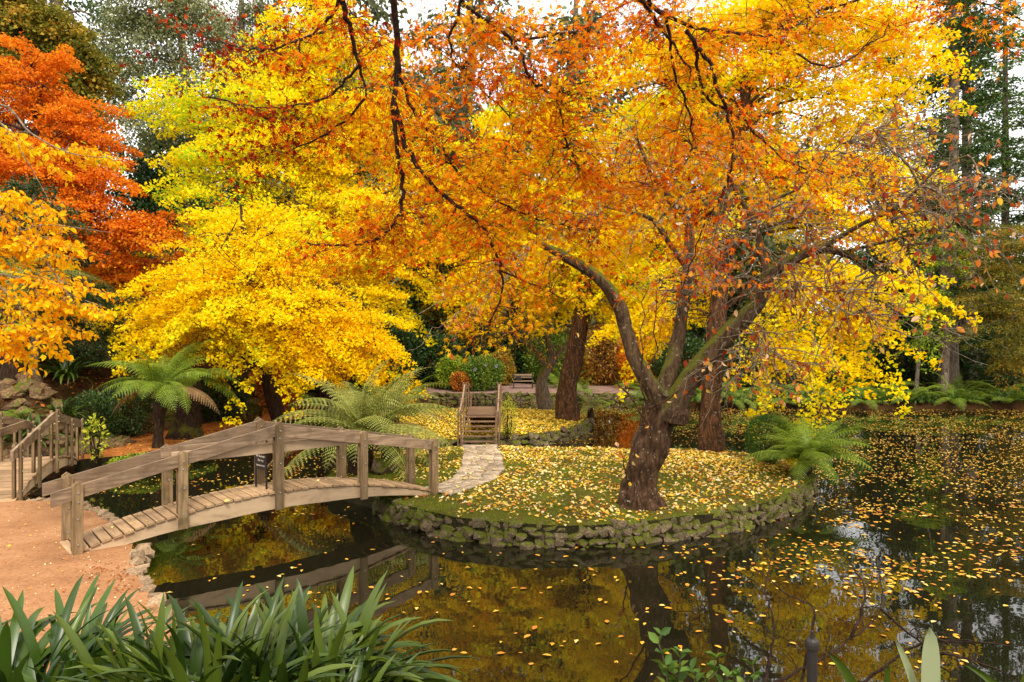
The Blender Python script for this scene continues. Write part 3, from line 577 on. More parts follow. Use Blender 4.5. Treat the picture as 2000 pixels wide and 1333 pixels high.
# ---- trunks and greens on the right
def conifer(label, px, py, Y, h, r0, rw, n, leaf='pine', seed=1, lo=.15, name='conifer_tree', dr=(.2, .5), size=.2, barkm='barkgrey', base=None, dens=1):
    rng = np.random.default_rng(seed); x = (px-1000)/FP*Y; z = hz(x, Y); t = thing(name, label, 'tree', (x, Y, z)); tb = Tubes(); q = smooth_path([(0, 0, -.2), (rng.normal()*.1, 0, h*.3), (rng.normal()*.2, 0, h*.7), (rng.normal()*.2, 0, h)], 6)
    tb.add(q, np.linspace(r0, r0*.15, len(q)), 10, lump=.08); link('trunk', tb.mesh('trunk', M[barkm]), t)
    m_ = int(110*dens); hh = rng.uniform(lo, .98, m_)*h; S = np.stack([np.interp(hh, q[:, 2], q[:, 0]), np.interp(hh, q[:, 2], q[:, 1]), hh], -1); az = rng.uniform(0, 6.28, m_); D = nrm(np.stack([np.cos(az), np.sin(az), rng.uniform(-.1, .45, m_)], -1))
    Ls = rw*np.clip(1.1-hh/h, .15, 1)**.7*rng.uniform(.5, 1.1, m_); tw = Tubes()
    for s, d, l in zip(S, D, Ls): tt = np.linspace(0, 1, 5)[:, None]; tw.add(s+d*l*tt-UP*.3*l*tt*tt, np.linspace(.045, .008, 5), 3)
    link('branches', tw.mesh('branches', M[barkm]), t)
    V, F, r_ = cloud(rng, S, D, Ls, np.full(m_, .3), n, 9, .3, .12, size, T_OVAL4, .2, .5, .6); link('crown', npmesh('crown', V, F, M[leaf], {'rnd': r_}), t); return t
conifer('tallest bare trunked conifer right of the golden ginkgo on the far bank', 1852, 750, 36, 26, .5, 3.8, 15000, 'pine', 21, .2, dens=1.3)
conifer('second tall conifer just right of the tallest one on the far bank', 1895, 750, 39, 27, .42, 4.0, 16000, 'pine', 22, .25)
conifer('tall thin conifer against the white sky near the right edge', 1962, 750, 42, 26, .32, 3.8, 12000, 'midgreen', 23, .3)
conifer('dark conifer behind the golden sprays on the right', 1745, 740, 44, 24, .35, 4.2, 15000, 'pine', 24, .1)
conifer('tall dark pine at the right edge beyond the pond', 2060, 750, 38, 20, .35, 4.2, 13000, 'pine', 25, .2)
tree('larch_tree', 'olive green larch with flat layered sprays at the right edge', 'tree', (21.5, 34, .2), [(21.5, 34, .2), (21.6, 34, 3), (21.4, 34, 7), (21.5, 34, 9)], [.2, .16, .1, .03],
     [B(1960, 480, 33, 80, 70), B(1940, 600, 32.5, 80, 50), B(2000, 680, 32.5, 90, 50), B(1985, 550, 33, 90, 60)], 'olive', 30000, 130, .15, T_NEEDLE, 'barkgrey', (1.6, 3.2), (.0, .25), W=.3, jit=.06, bias=.62, seed=26, flat=.2)
tree('leafy_tree', 'pale green young tree in front of the conifer trunks', 'tree', (20.2, 33.8, .1), [(20.2, 34.2, .1), at(1805, 600, 34), at(1830, 480, 34)], [.1, .07, .03], [B(1800, 620, 34, 60, 80), B(1850, 480, 34, 60, 70)], 'lime', 7000, 80, .14, T_OVAL4, 'barkgrey', (.8, 1.6), seed=27)
# ---- top left
tree('leafy_tree', 'yellow green leafy tree in the top left corner', 'tree', (-24.5, 33, hz(-24.5, 33)), [(-24.5, 33, hz(-24.5, 33)), (-24, 33, 12), at(60, 60, 33)], [.35, .25, .1],
     [B(60, 40, 33, 110, 90), B(150, 70, 33, 60, 60), B(120, 160, 33, 60, 70), B(-20, 20, 33, 120, 120), B(170, 130, 33, 40, 90)], 'olive', 34000, 200, .17, T_BLOB, 'barkgrey', (1.3, 2.6), (.4, 1.0), W=.35, jit=.12, bias=.62, seed=31, inner=.2)
def euc(label, px, py, Y, h, blobs, seed, leaf='euc', n=16000, size=.26, bias=.5, r=.4):
    x = (px-1000)/FP*Y; z = hz(x, Y); return tree('eucalypt_tree', label, 'tree', (x, Y, z), [(x, Y, z-.3), (x+.5, Y, z+h*.35), (x-.3, Y, z+h*.7), (x+.2, Y, z+h)], [r, r*.8, r*.5, r*.1], blobs, leaf, n, 150, size, T_OVAL4, 'barkgrey', (1.6, 3.2), (.2, .8), W=.4, jit=.3, hang=.9, bias=bias, seed=seed, groups=22, r1=.13)
euc('grey green eucalypt with pale leaning trunk at the top left', 360, 700, 42, 26, [B(280, 80, 42, 100, 90), B(215, 20, 42, 60, 70), B(330, -20, 42, 120, 60), B(380, 40, 42, 90, 60), B(420, 170, 42, 80, 90), B(240, 190, 42, 60, 70), B(330, 230, 42, 80, 60)], 32, n=30000, size=.2, bias=.75)
euc('second grey green eucalypt right of the pale leaning one, behind the ginkgo top', 480, 700, 46, 28, [B(470, 60, 46, 90, 90), B(540, 160, 46, 80, 80), B(400, 250, 46, 100, 80), B(700, 200, 48, 90, 90)], 33, n=26000, size=.22, bias=.6)
# ---- distant wood: each tree of its own
src = [euc('tall dark tree in the far wood behind the ginkgo', 520, 700, 56, 24, [B(500, 200, 56, 120, 130), B(560, 330, 56, 130, 120), B(450, 420, 55, 120, 120)], 41, 'darkgreen', 14000, .34),
       euc('grey green tree in the far wood showing through the orange maple', 900, 700, 58, 22, [B(900, 260, 58, 90, 90), B(960, 400, 57, 130, 120), B(860, 500, 57, 120, 110)], 42, 'euc', 13000, .36, .35),
       tree('leafy_tree', 'yellow autumn tree in the far wood behind the centre', 'tree', (3, 52, 1), [(3, 52, 1), (3.2, 52, 8), (3, 52, 15)], [.4, .3, .1], [(3, 52, 12, 4, 3, 4), (1, 52, 8, 4, 3, 3), (6, 51, 9, 3.5, 3, 3)], 'ginkgo', 16000, 150, .3, T_BLOB, 'barkgrey', (1.5, 3), W=.45, jit=.25, bias=.25, seed=43),
       tree('leafy_tree', 'green leafy tree in the far wood behind the right bank', 'tree', (14, 50, 1), [(14, 50, 1), (14.2, 50, 8), (14, 50, 15)], [.35, .28, .1], [(14, 50, 11, 4, 3, 4), (12, 49, 7, 4, 3, 3), (17, 50, 6, 4, 3, 3)], 'midgreen', 15000, 150, .32, T_BLOB, 'barkgrey', (1.5, 3), W=.45, jit=.25, bias=.35, seed=44)]
FW = [(0, -31, 46, 1.0, 'dark far tree on the slope behind the rusty maple'), (1, -20, 60, 1.05, 'grey green far tree behind the eucalypt at top left'), (3, -26, 52, .8, 'green far tree left of the eucalypt'),
      (0, -6, 60, .85, 'dark far tree left of the steps bridge line'), (2, -9, 50, .62, 'low yellow far tree between ginkgo and maple'), (3, 0, 62, .8, 'green far tree behind the bench'), (0, 9, 58, .95, 'dark far tree behind the island tree'),
      (2, 10, 56, .8, 'yellow far tree behind the island tree'), (1, 17, 60, .8, 'grey green far tree behind the golden ginkgo'), (0, 22, 56, .95, 'dark far tree right of the golden ginkgo'), (3, 27, 50, .6, 'green far tree behind the conifers'),
      (0, 34, 54, .8, 'dark far tree beyond the right edge larch'), (3, 40, 48, .6, 'green far tree at the right margin'), (0, -14, 54, .8, 'dark far tree behind the tall ginkgo'), (0, -41, 50, 1.1, 'dark far tree at the left margin of the slope'), (0, -18, 41, .62, 'dark tree close behind the rusty maple on the hill'), (1, -12, 47, 1.4, 'grey green far tree rising behind the tall ginkgo top'), (1, 4.5, 48, 1.4, 'grey green far tree high behind the maple branches'), (1, 12, 50, 1.4, 'grey green far tree high behind the golden ginkgo'), (1, -3.5, 52, 1.5, 'tall grey green far tree filling the gap above the maple branches'), (2, -4, 47, .75, 'yellow far tree showing through the maple left of centre')]
for k, (i, x, y, s, lab) in enumerate(FW): copy_thing(src[i], lab, (x, y, hz(x, y)-.2), rs.uniform(0, 6), s, 'trees of the far wood')

# ------------------------------------------------------------------ shrubs
def shrub(name, label, x, y, r, h, leaf, n, size, seed, cat='shrub', tmpl=T_OVAL4, z=None, clip=False, bias=.5, flower=False):
    rng = np.random.default_rng(seed); z = hz(x, y) if z is None else z; t = thing(name, label, cat, (x, y, z)); tw = Tubes()
    for _ in range(9):
        a = rng.uniform(0, 6.28); limb(tw, (rng.normal()*.05, rng.normal()*.05, 0), (math.cos(a)*r*.6, math.sin(a)*r*.6, h*rng.uniform(.5, .85)), .02, .008, .05, 4, 5, rng)
    link('stems', tw.mesh('stems', M['barkdark']), t)
    u = nrm(rng.normal(size=(n, 3))); rr = rng.uniform(.75, 1, n)**.5 if clip else rng.uniform(.3, 1, n)**.5
    lum = np.array([1+(0 if clip else .28)*mnoise.noise(Vector((*(q*1.9),))+Vector((seed, 0, 0))) for q in u]) if n < 9000 else 1+.22*np.sin(u[:, 0]*5+seed)*np.cos(u[:, 2]*6)
    pos = u*np.array([r, r, h*.5])*(rr*lum)[:, None]+UP*h*.52; pos = pos[pos[:, 2] > .0]; m_ = len(pos); u = u[:m_]
    V, F, r_ = inst(pos, nrm(pos-UP*h*.4)+rng.normal(size=(m_, 3))*.6, UP+rng.normal(size=(m_, 3))*.6, size*rng.uniform(.6, 1.2, m_), tmpl, np.clip(bias+rng.normal(size=m_)*.2+.15*np.sin(pos[:, 0]*7/r), 0, 1))
    link('foliage', npmesh('foliage', V, F, M[leaf], {'rnd': r_}), t)
    if flower:
        for _ in range(4):
            a = rng.uniform(3.4, 6.0); q = np.array([math.cos(a)*r*.85, math.sin(a)*r*.85, h*rng.uniform(.55, .95)]); u2 = nrm(rng.normal(size=(40, 3))); V, F, r_ = inst(q+u2*.06, u2, rng.normal(size=(40, 3)), np.full(40, .045), T_GINKGO, rng.random(40)); link('flower_head', npmesh('flower_head', V, F, M['flower'], {'rnd': r_}), t)
    return t
c = gp(1495, 905); shrub('clipped_bush', 'dark clipped round bush on the near island beside the bright fern', c[0]+.1, c[1]+.1, .52, 1.12, 'midgreen', 8000, .05, 51, 'bush', clip=True, z=0, bias=.22)
shrub('clipped_bush', 'small clipped round bush beside the red brown path', -8.95, 23.4, .35, .75, 'olive', 3000, .05, 52, 'bush', clip=True, z=.02, bias=.2)
shrub('clipped_bush', 'small round green bush at the end of the far island', 2.35, 26.9, .38, .8, 'darkgreen', 2500, .07, 53, 'bush', clip=True, z=0, bias=.7)
shrub('clipped_bush', 'rounded blue green bush behind the bench', -1.1, 43.2, .9, 1.5, 'darkgreen', 3500, .14, 54, 'bush', clip=True, bias=.7)
shrub('hydrangea_bush', 'bright lime green hydrangea with pale flowers behind the steps bridge', -1.75, 39.3, 1.3, 2.0, 'midgreen', 5500, .15, 55, flower=True, bias=.65)
shrub('hydrangea_bush', 'lime yellow hydrangea left of the flowering one', -3.4, 39.8, 1.1, 2.0, 'lime', 4000, .15, 56, bias=.4)
shrub('autumn_shrub', 'rust coloured dry shrub between the hydrangeas', -2.9, 38.4, .6, 1.2, 'litter', 2200, .10, 57, bias=.6)
shrub('autumn_shrub', 'yellow and rust shrub left of the bench', -.1-.6, 42.6, .9, 2.4, 'olive', 3500, .13, 58, bias=.85)
SH = [('dark glossy shrub behind the hydrangeas', -4.6, 42, 2.0, 3.4, 'darkgreen', 7000, .2), ('tall dark shrub behind the steps bridge', -1.2, 45.5, 2.2, 4.6, 'darkgreen', 8000, .22), ('dark green shrub right of the bench', 2.6, 44.5, 2.0, 3.8, 'midgreen', 7000, .2),
      ('bronze tinted shrub behind the leaning island trunk', 6.0, 43.5, 2.2, 4.0, 'bronze', 7000, .2), ('orange maple bush glowing behind the island tree fork', 8.5, 40.5, 2.2, 3.4, 'redmaple', 8000, .16), ('dark shrub mass on the bank behind the reddish trunk', 9.6, 37.5, 2.0, 3.0, 'darkgreen', 7000, .2),
      ('dark shrub on the far bank under the golden sprays', 14.0, 37.5, 2.4, 3.6, 'darkgreen', 8000, .2), ('green shrub on the far bank left of the conifer trunks', 17.5, 37.5, 2.2, 4.0, 'midgreen', 8000, .2), ('dark shrub between the conifer trunks on the far bank', 22.5, 38.5, 2.2, 3.4, 'darkgreen', 7000, .2),
      ('dark shrub at the right end of the far bank', 27.0, 37.5, 2.6, 3.6, 'darkgreen', 7000, .2), ('big dark shrub behind the tall ginkgo base', -7.0, 40, 2.3, 4.5, 'darkgreen', 8000, .22), ('dark shrub beneath the sprays of the tall ginkgo', -8.8, 33.5, 2.0, 3.8, 'darkgreen', 8000, .19),
      ('rust orange shrub beside the red brown path', -9.6, 27.6, 1.0, 2.2, 'redmaple', 5000, .12), ('dark evergreen shrub on the hillside behind the slim trunk', -13.3, 21.0, 1.5, 3.0, 'darkgreen', 8000, .11), ('dark shrub on the upper slope at the left edge', -17.0, 21.5, 1.8, 3.2, 'darkgreen', 8000, .13),
      ('hanging green shrub on the bank beside the tree fern trunk', -11.45, 20.3, .7, 1.9, 'darkgreen', 5200, .07), ('dark mossy shrub at the foot of the rockery', -11.75, 19.1, .75, 1.5, 'darkgreen', 5200, .07), ('bronze shrub on the slope behind the tree ferns', -12.3, 24.2, 1.4, 2.8, 'bronze', 7000, .12),
      ('dark shrub behind the leaning tree fern trunk', -10.6, 24.6, 1.1, 1.8, 'darkgreen', 6000, .1), ('dark shrub under the orange maple on the slope', -16.5, 28, 2.4, 4.2, 'darkgreen', 8000, .17), ('dark shrub high on the slope behind the stone steps', -12.2, 31, 2.4, 4.6, 'darkgreen', 8000, .18), ('orange shrub high on the slope', -14.5, 33, 2.2, 4.6, 'redmaple', 8000, .18),
      ('yellow shrub beyond the bench under the wood', 4.6, 48.5, 2.6, 5.5, 'olive', 8000, .24), ('dark shrub at the edge of the far wood centre', 1.0, 50, 3.2, 6.5, 'darkgreen', 8000, .3), ('dark shrub at the edge of the far wood left', -5.0, 48, 3.4, 7.5, 'darkgreen', 8500, .3), ('dark shrub at the edge of the far wood right', 10, 47, 3.4, 7.0, 'darkgreen', 8500, .3), ('olive shrub at the edge of the right wood', 19, 44, 3.6, 7.5, 'olive', 8500, .28), ('dark shrub mass deep in the right wood', 26, 44, 4, 8.5, 'darkgreen', 8500, .3), ('olive bush deep in the right wood at the frame edge', 33, 43, 4, 8, 'olive', 8500, .3)]
for k, (lab, x, y, r_, h, lf, n_, s_) in enumerate(SH): shrub('shrub', lab, x, y, r_, h, lf, n_, s_, 60+k)
shrub('waterside_plant', 'yellow green leafy plant trailing at the water beyond the left bridge', -9.35, 17.1, .7, .32, 'lime', 2600, .09, 110, 'plant', T_OVAL8, z=-.3)
shrub('waterside_plant', 'lime green creeper trailing into the water along the red brown path', -8.9, 18.7, .7, .3, 'lime', 2600, .09, 111, 'plant', T_OVAL8, z=-.35, bias=.3)
shrub('vine_plant', 'yellow leafed vine on the last post of the left bridge', -10.05, 16.45, .26, 1.1, 'lime', 190, .10, 112, 'plant', T_OVAL8, z=.0, bias=.8)
shrub('vine_plant', 'feathery yellow plant beside the right rail of the steps bridge', -.12, 21.0, .3, 1.25, 'lime', 1800, .06, 113, 'plant', T_NEEDLE, z=-.1, bias=.9)
# slim trunk tree on the rockery
tree('slim_tree', 'slim trunked tree standing on the rockery at the left edge', 'tree', (-13.4, 19.1, hz(-13.4, 19.1)), [(-13.4, 19.1, hz(-13.4, 19.1)-.1), (-13.35, 19.1, 3.3), (-13.5, 19.0, 5), (-13.3, 19, 7)], [.11, .1, .07, .03], [(-13.4, 19, 6.6, 1.4, 1.2, 1.2)], 'darkgreen', 5000, 50, .1, T_OVAL4, 'barkgrey', (.6, 1.2), seed=120)

# ------------------------------------------------------------------ ferns
def frond_mesh(name, up0, up1, m, rng, npin=22, wid=.24, sub=8, dry=0.):
    """unit-length frond growing along +x, rising at angle up0 and turning to up1 at its tip"""
    V = []; F = []; rn = []
    ns = 40; ang = np.linspace(up0, up1, ns); ds = 1/ns; X = np.concatenate([[0], np.cumsum(np.cos(ang)*ds)]); Zs = np.concatenate([[0], np.cumsum(np.sin(ang)*ds)]); s_ = np.linspace(0, 1, ns+1)
    pt = lambda s: np.array([np.interp(s, s_, X), 0, np.interp(s, s_, Zs)])
    tb = [pt(s) for s in np.linspace(0, 1, 9)]; tv, tf = tube_np(tb, np.linspace(.007, .001, 9), 3); V += list(tv); F += [tuple(f) for f in tf]; rn += [.75]*len(tv)
    for i in range(npin):
        s = .12+.87*i/(npin-1); p = pt(s); e = pt(min(s+.02, 1))-pt(s-.02); T = e/np.linalg.norm(e); Nn = np.cross(T, (0, 1, 0)); Nn = -Nn if Nn[2] < 0 else Nn
        pl_ = wid*math.sin(math.pi*min(1, (.10+.93*s))**.8)**.75*rng.uniform(.88, 1.08)+.008
        for sg in (-1, 1):
            d = nrm(np.array([0, sg, 0])*.9+T*.42-Nn*.05); base = len(V); v0 = .45+rng.normal()*.12+(dry if s > .7 else 0)
            side = nrm(np.cross(d, Nn)); K = sub
            for k in range(K):
                a = k/K; q = p+d*pl_*a-UP*pl_*.35*a*a; ll = pl_*.17*(1-a**1.6)+.003; b0 = len(V); stp = pl_/K
                q2 = p+d*pl_*(a+.75/K)-UP*pl_*.35*(a+.75/K)**2
                V += [q-side*ll+d*stp*.5-UP*ll*.25, q, q+side*ll+d*stp*.5-UP*ll*.25, q2]; F.append((b0, b0+1, b0+2, b0+3)); rn += [min(1, max(0, v0+rng.normal()*.08))]*4
    return npmesh(name, V, F, m, {'rnd': rn})
FR = {}
for key, mm, dry in (('g', 'fern', 0), ('p', 'fernpale', .1), ('d', 'ferndry', 0)):
    FR[key] = [frond_mesh('frond', a, b_, M[mm], rs, wid=w_, dry=dry) for a, b_, w_ in ((1.35, .1, .17), (1.1, -.35, .17), (.85, -.65, .18), (.55, -.9, .17), (.25, -1.15, .17), (-.1, -1.35, .15))]
def fern(label, x, y, z, L_, n, key='g', name='fern', trunk=None, lo=0, hi=4, drymix=0, up=0, cat='fern', seed=1, base=None, azr=(0, 6.283)):
    rng = np.random.default_rng(seed); bz = z; t = thing(name, label, cat, (x, y, z)); top = np.zeros(3)
    if trunk:
        pts, rr = trunk; q = smooth_path(np.array(pts, float), 5); tb = Tubes(); tb.add(q, np.interp(np.linspace(0, 1, len(q)), np.linspace(0, 1, len(rr)), rr), 12, lump=.22); link('trunk', tb.mesh('trunk', M['fibre']), t); top = q[-1]
    for i in range(n):
        az = azr[0]+(i*2.399+rng.uniform(-.3, .3)) % (azr[1]-azr[0]); v = int(np.clip(round(lo+(hi-lo)*(i/n)+rng.normal()*.6), lo, hi)); kk = key
        if v >= 3 and rng.random() < drymix: kk = 'd'
        s = L_*rng.uniform(.75, 1.1)*(1-.25*(i < 3))
        link('frond', FR[kk][v], t, tuple(top+np.array([math.cos(az), math.sin(az), 0])*.04+UP*.02), (rng.normal()*.25, rng.normal()*.15, az), (s, s, s))
    return t
c = at(316, 778, 18.3)
fern('tree fern with arching pale green fronds on a dark trunk by the red path', c[0]-.1, 18.3, .0, 2.0, 32, 'g', 'tree_fern', ([(0, 0, -.1), (.02, 0, .6), (.07, 0, 1.2), (.13, .0, 1.62)], [.14, .12, .17, .13]), 0, 4, .3, seed=5)
fern('second tree fern with thick leaning trunk behind the first', -9.75, 20.4, .0, 1.9, 18, 'g', 'tree_fern', ([(0, 0, -.1), (.05, 0, .6), (.15, 0, 1.3), (.3, 0, 1.75)], [.5, .38, .34, .2]), 1, 4, .3, seed=6)
fern('big spreading pale tree fern behind the arched bridge', -3.35, 15.2, -.1, 2.45, 34, 'p', 'tree_fern', ([(0, 0, -.2), (0, 0, .4), (.05, .0, .85)], [.3, .26, .2]), 0, 4, .35, seed=7)
fern('tree fern leaning over the water behind the big one', -3.0, 16.9, -.1, 2.0, 24, 'p', 'tree_fern', ([(0, 0, -.2), (0, 0, .6), (.0, .0, 1.1)], [.25, .2, .17]), 0, 3, .3, seed=8)
fern('large green tree fern high on the slope behind the yellow beech leaves', -13.6, 16.9+1.6, hz(-13.6, 18.5), 2.9, 20, 'p', 'tree_fern', ([(0, 0, -.1), (0, 0, 1.2), (.1, 0, 2.5)], [.2, .18, .16]), 1, 4, .0, seed=9)
fern('bright green fern leaning over the water at the right tip of the near island', 6.25, 15.1, .0, 1.55, 46, 'g', 'fern', ([(0, 0, -.3), (.12, -.1, 0), (.2, -.15, .25)], [.3, .22, .12]), 0, 3, .0, seed=10)
fern('small blue green fern at the right end of the far island', 2.95, 25.6, .1, 1.15, 14, 'p', 'fern', ([(0, 0, -.1), (0, 0, .3)], [.12, .1]), 0, 3, seed=12)
FB = [('upright fern on the bank left of the leaning island trunk', 4.0, 38, 1.6), ('large dark fern behind the small island fern', 5.6, 35.8, 1.9), ('fern at the water behind the island tree trunk', 7.4, 35.2, 1.8), ('fern spilling over the bank right of the reddish trunk', 9.8, 34.6, 1.7),
      ('fern under the golden sprays on the far bank', 12.2, 33.9, 1.5), ('second fern along the far bank', 14.3, 33.8, 1.4), ('fern left of the conifer trunks at the water', 17.2, 33.7, 1.5), ('fern directly below the tallest conifer trunk', 19.5, 33.8, 1.7), ('broad fern right of the tallest conifer trunk', 21.6, 33.7, 1.7), ('fern near the right edge of the far bank', 24.0, 33.6, 1.5), ('tall fern on the terrace beside the leaning trunk', 3.0, 40.5, 2.0),
      ('fern under the tall ginkgo across the water', -6.8, 34.8, 1.8), ('fern beside the steps bridge hidden under the orange maple', -5.6, 38.0, 1.8), ('fern on the bank behind the ginkgo trunk', -8.6, 29.5, 1.7), ('fern on the slope above the red brown path', -10.4, 30.5, 1.6), ('low dark fern in the row below the olive larch', 26.3, 33.6, 1.5), ('fern at the water between the trunk and the golden sprays', 11.0, 34.4, 1.4), ('fern behind the clipped bush on the far bank', 13.3, 35.2, 1.7), ('fern tucked behind the row of bank ferns', 16.0, 35.0, 1.8), ('fern in the second row under the conifers', 18.6, 35.2, 1.9), ('fern in the second row right of the conifers', 23.0, 35.2, 1.8), ('fern in the second row near the frame edge', 25.6, 35.4, 1.8), ('fern far right at the frame edge', 27.5, 34.6, 1.7), ('fern among the rocks above the left bridge', -12.6, 17.6, .8), ('little fern halfway up the rockery', -11.4, 17.5, .6), ('fern on the leaf littered slope above the rockery', -14.2, 20.2, 1.2), ('small fern low on the rockery', -11.6, 18.4, .7), ('fern beyond the bench on the right', 7.5, 39.5, 1.8)]
def copy_fern(src_, label, loc, rz, s): return copy_thing(src_, label, loc, rz, s, 'ferns along the banks')
f0 = [fern(FB[i][0], FB[i][1], FB[i][2], hz(FB[i][1], FB[i][2])+.05, 1.0, 13, 'g', 'fern', None, 0, 3, .1, seed=20+i) for i in range(2)]
for i in range(2): f0[i].scale = (FB[i][3],)*3; f0[i]['group'] = 'ferns along the banks'
for k, (lab, x, y, s) in enumerate(FB[2:]): y = y-.45 if x > 9.5 and y < 34.6 else y; copy_fern(f0[k % 2], lab, (x, y, max(hz(x, y), -.25)+.02), rs.uniform(0, 6), s*1.3)
# small frond at the foot of the near wall
fern('tiny fern sprouting low on the near island wall beside the bridge', -1.75, 12.05, -.3, .34, 7, 'g', 'fern', None, 1, 4, seed=33)

# ------------------------------------------------------------------ strap-leaved clumps
def strap_mesh(rng, m, L_=1., w0=.06, a0=1.2, a1=-.2, name='leaf'):
    ns = 9; ang = np.linspace(a0, a1, ns); X = np.concatenate([[0], np.cumsum(np.cos(ang))])/ns*L_; Zs = np.concatenate([[0], np.cumsum(np.sin(ang))])/ns*L_
    V = []; sw = rng.normal()*.08
    for i in range(ns+1):
        s = i/ns; w = w0*min(1, .6+1.2*s)*(1-s**4.5)**.75+.001; yy = sw*s*s
        V += [(X[i], yy-w/2, Zs[i]+w*.28), (X[i], yy, Zs[i]), (X[i], yy+w/2, Zs[i]+w*.28)]
    F = [(i*3+j, i*3+j+1, i*3+j+4, i*3+j+3) for i in range(ns) for j in range(2)]; v = rng.random()
    return npmesh(name, V, F, m, {'rnd': np.clip(v+np.linspace(-.1, .2, len(V)), 0, 1)}, smooth=True)
ST = {k: [strap_mesh(rs, M[mk], w0=rs.uniform(.068, .095), a0=a, a1=b_) for a, b_ in ((1.5, .9), (1.4, .3), (1.3, -.1), (1.2, -.5), (1.0, -.8), (.85, -.7), (1.35, -.4), (1.1, .1), (1.45, .5), (1.25, -.9))] for k, mk in (('a', 'strap'), ('y', 'strapyel'))}
def clump(label, x, y, z, n, L_, rad, key='a', seed=1, ry=None, name='strap_leaf_plant', wmul=1.):
    rng = np.random.default_rng(seed); t = thing(name, label, 'plant', (x, y, z))
    for i in range(n):
        a = rng.uniform(0, 6.283); r_ = rad*math.sqrt(rng.random()); s = L_*rng.uniform(.7, 1.15); az = a+rng.normal()*.7
        link('leaf', random.choice(ST[key]), t, (math.cos(a)*r_, math.sin(a)*r_*(ry or 1), rng.uniform(-.03, .03)), (rng.normal()*.12, rng.normal()*.25, az), (s, s*wmul*rng.uniform(.8, 1.1), s))
    return t
clump('yellowish green strap leaved clump in the bottom left corner', -2.75, 3.75, hz(-2.75, 3.75)-.02, 290, .70, .52, 'y', 41, .8)
clump('dark green strap leaved clump right of the corner clump', -1.62, 3.55, hz(-1.62, 3.55)-.02, 290, .70, .42, 'a', 42, .8)
clump('dark green strap leaved clump with tall upright leaves below the bridge reflection', -1.22, 3.85, hz(-1.22, 3.85)-.02, 300, .76, .42, 'a', 43, .8)
clump('rightmost dark green strap leaved clump leaning over the water', -.92, 3.55, hz(-.92, 3.55)-.08, 250, .52, .28, 'a', 44, .8)
CL = [('yellow green strap leaved clump on the rockery just behind the left bridge', -12.0, 17.1, 70, .75, 'y'), ('dark strap leaved clump above the bright one on the rockery', -12.0, 18.3, 50, .6, 'a'), ('strap leaved clump in the middle of the rockery top', -11.75, 19.3, 50, .65, 'a'), ('strap leaved clump at the left edge of the rockery', -14.6, 18.8, 60, .8, 'a'), ('strap leaved clump beside the slim tree trunk', -12.9, 19.9, 60, .8, 'a'), ('small strap leaved clump right of the slim tree', -12.2, 20.6, 50, .7, 'a')]
for k, (lab, x, y, n_, l_, key) in enumerate(CL): clump(lab, x, y-.15, hz(x, y)+.28, n_, l_*1.1, .25, key, 200+k)

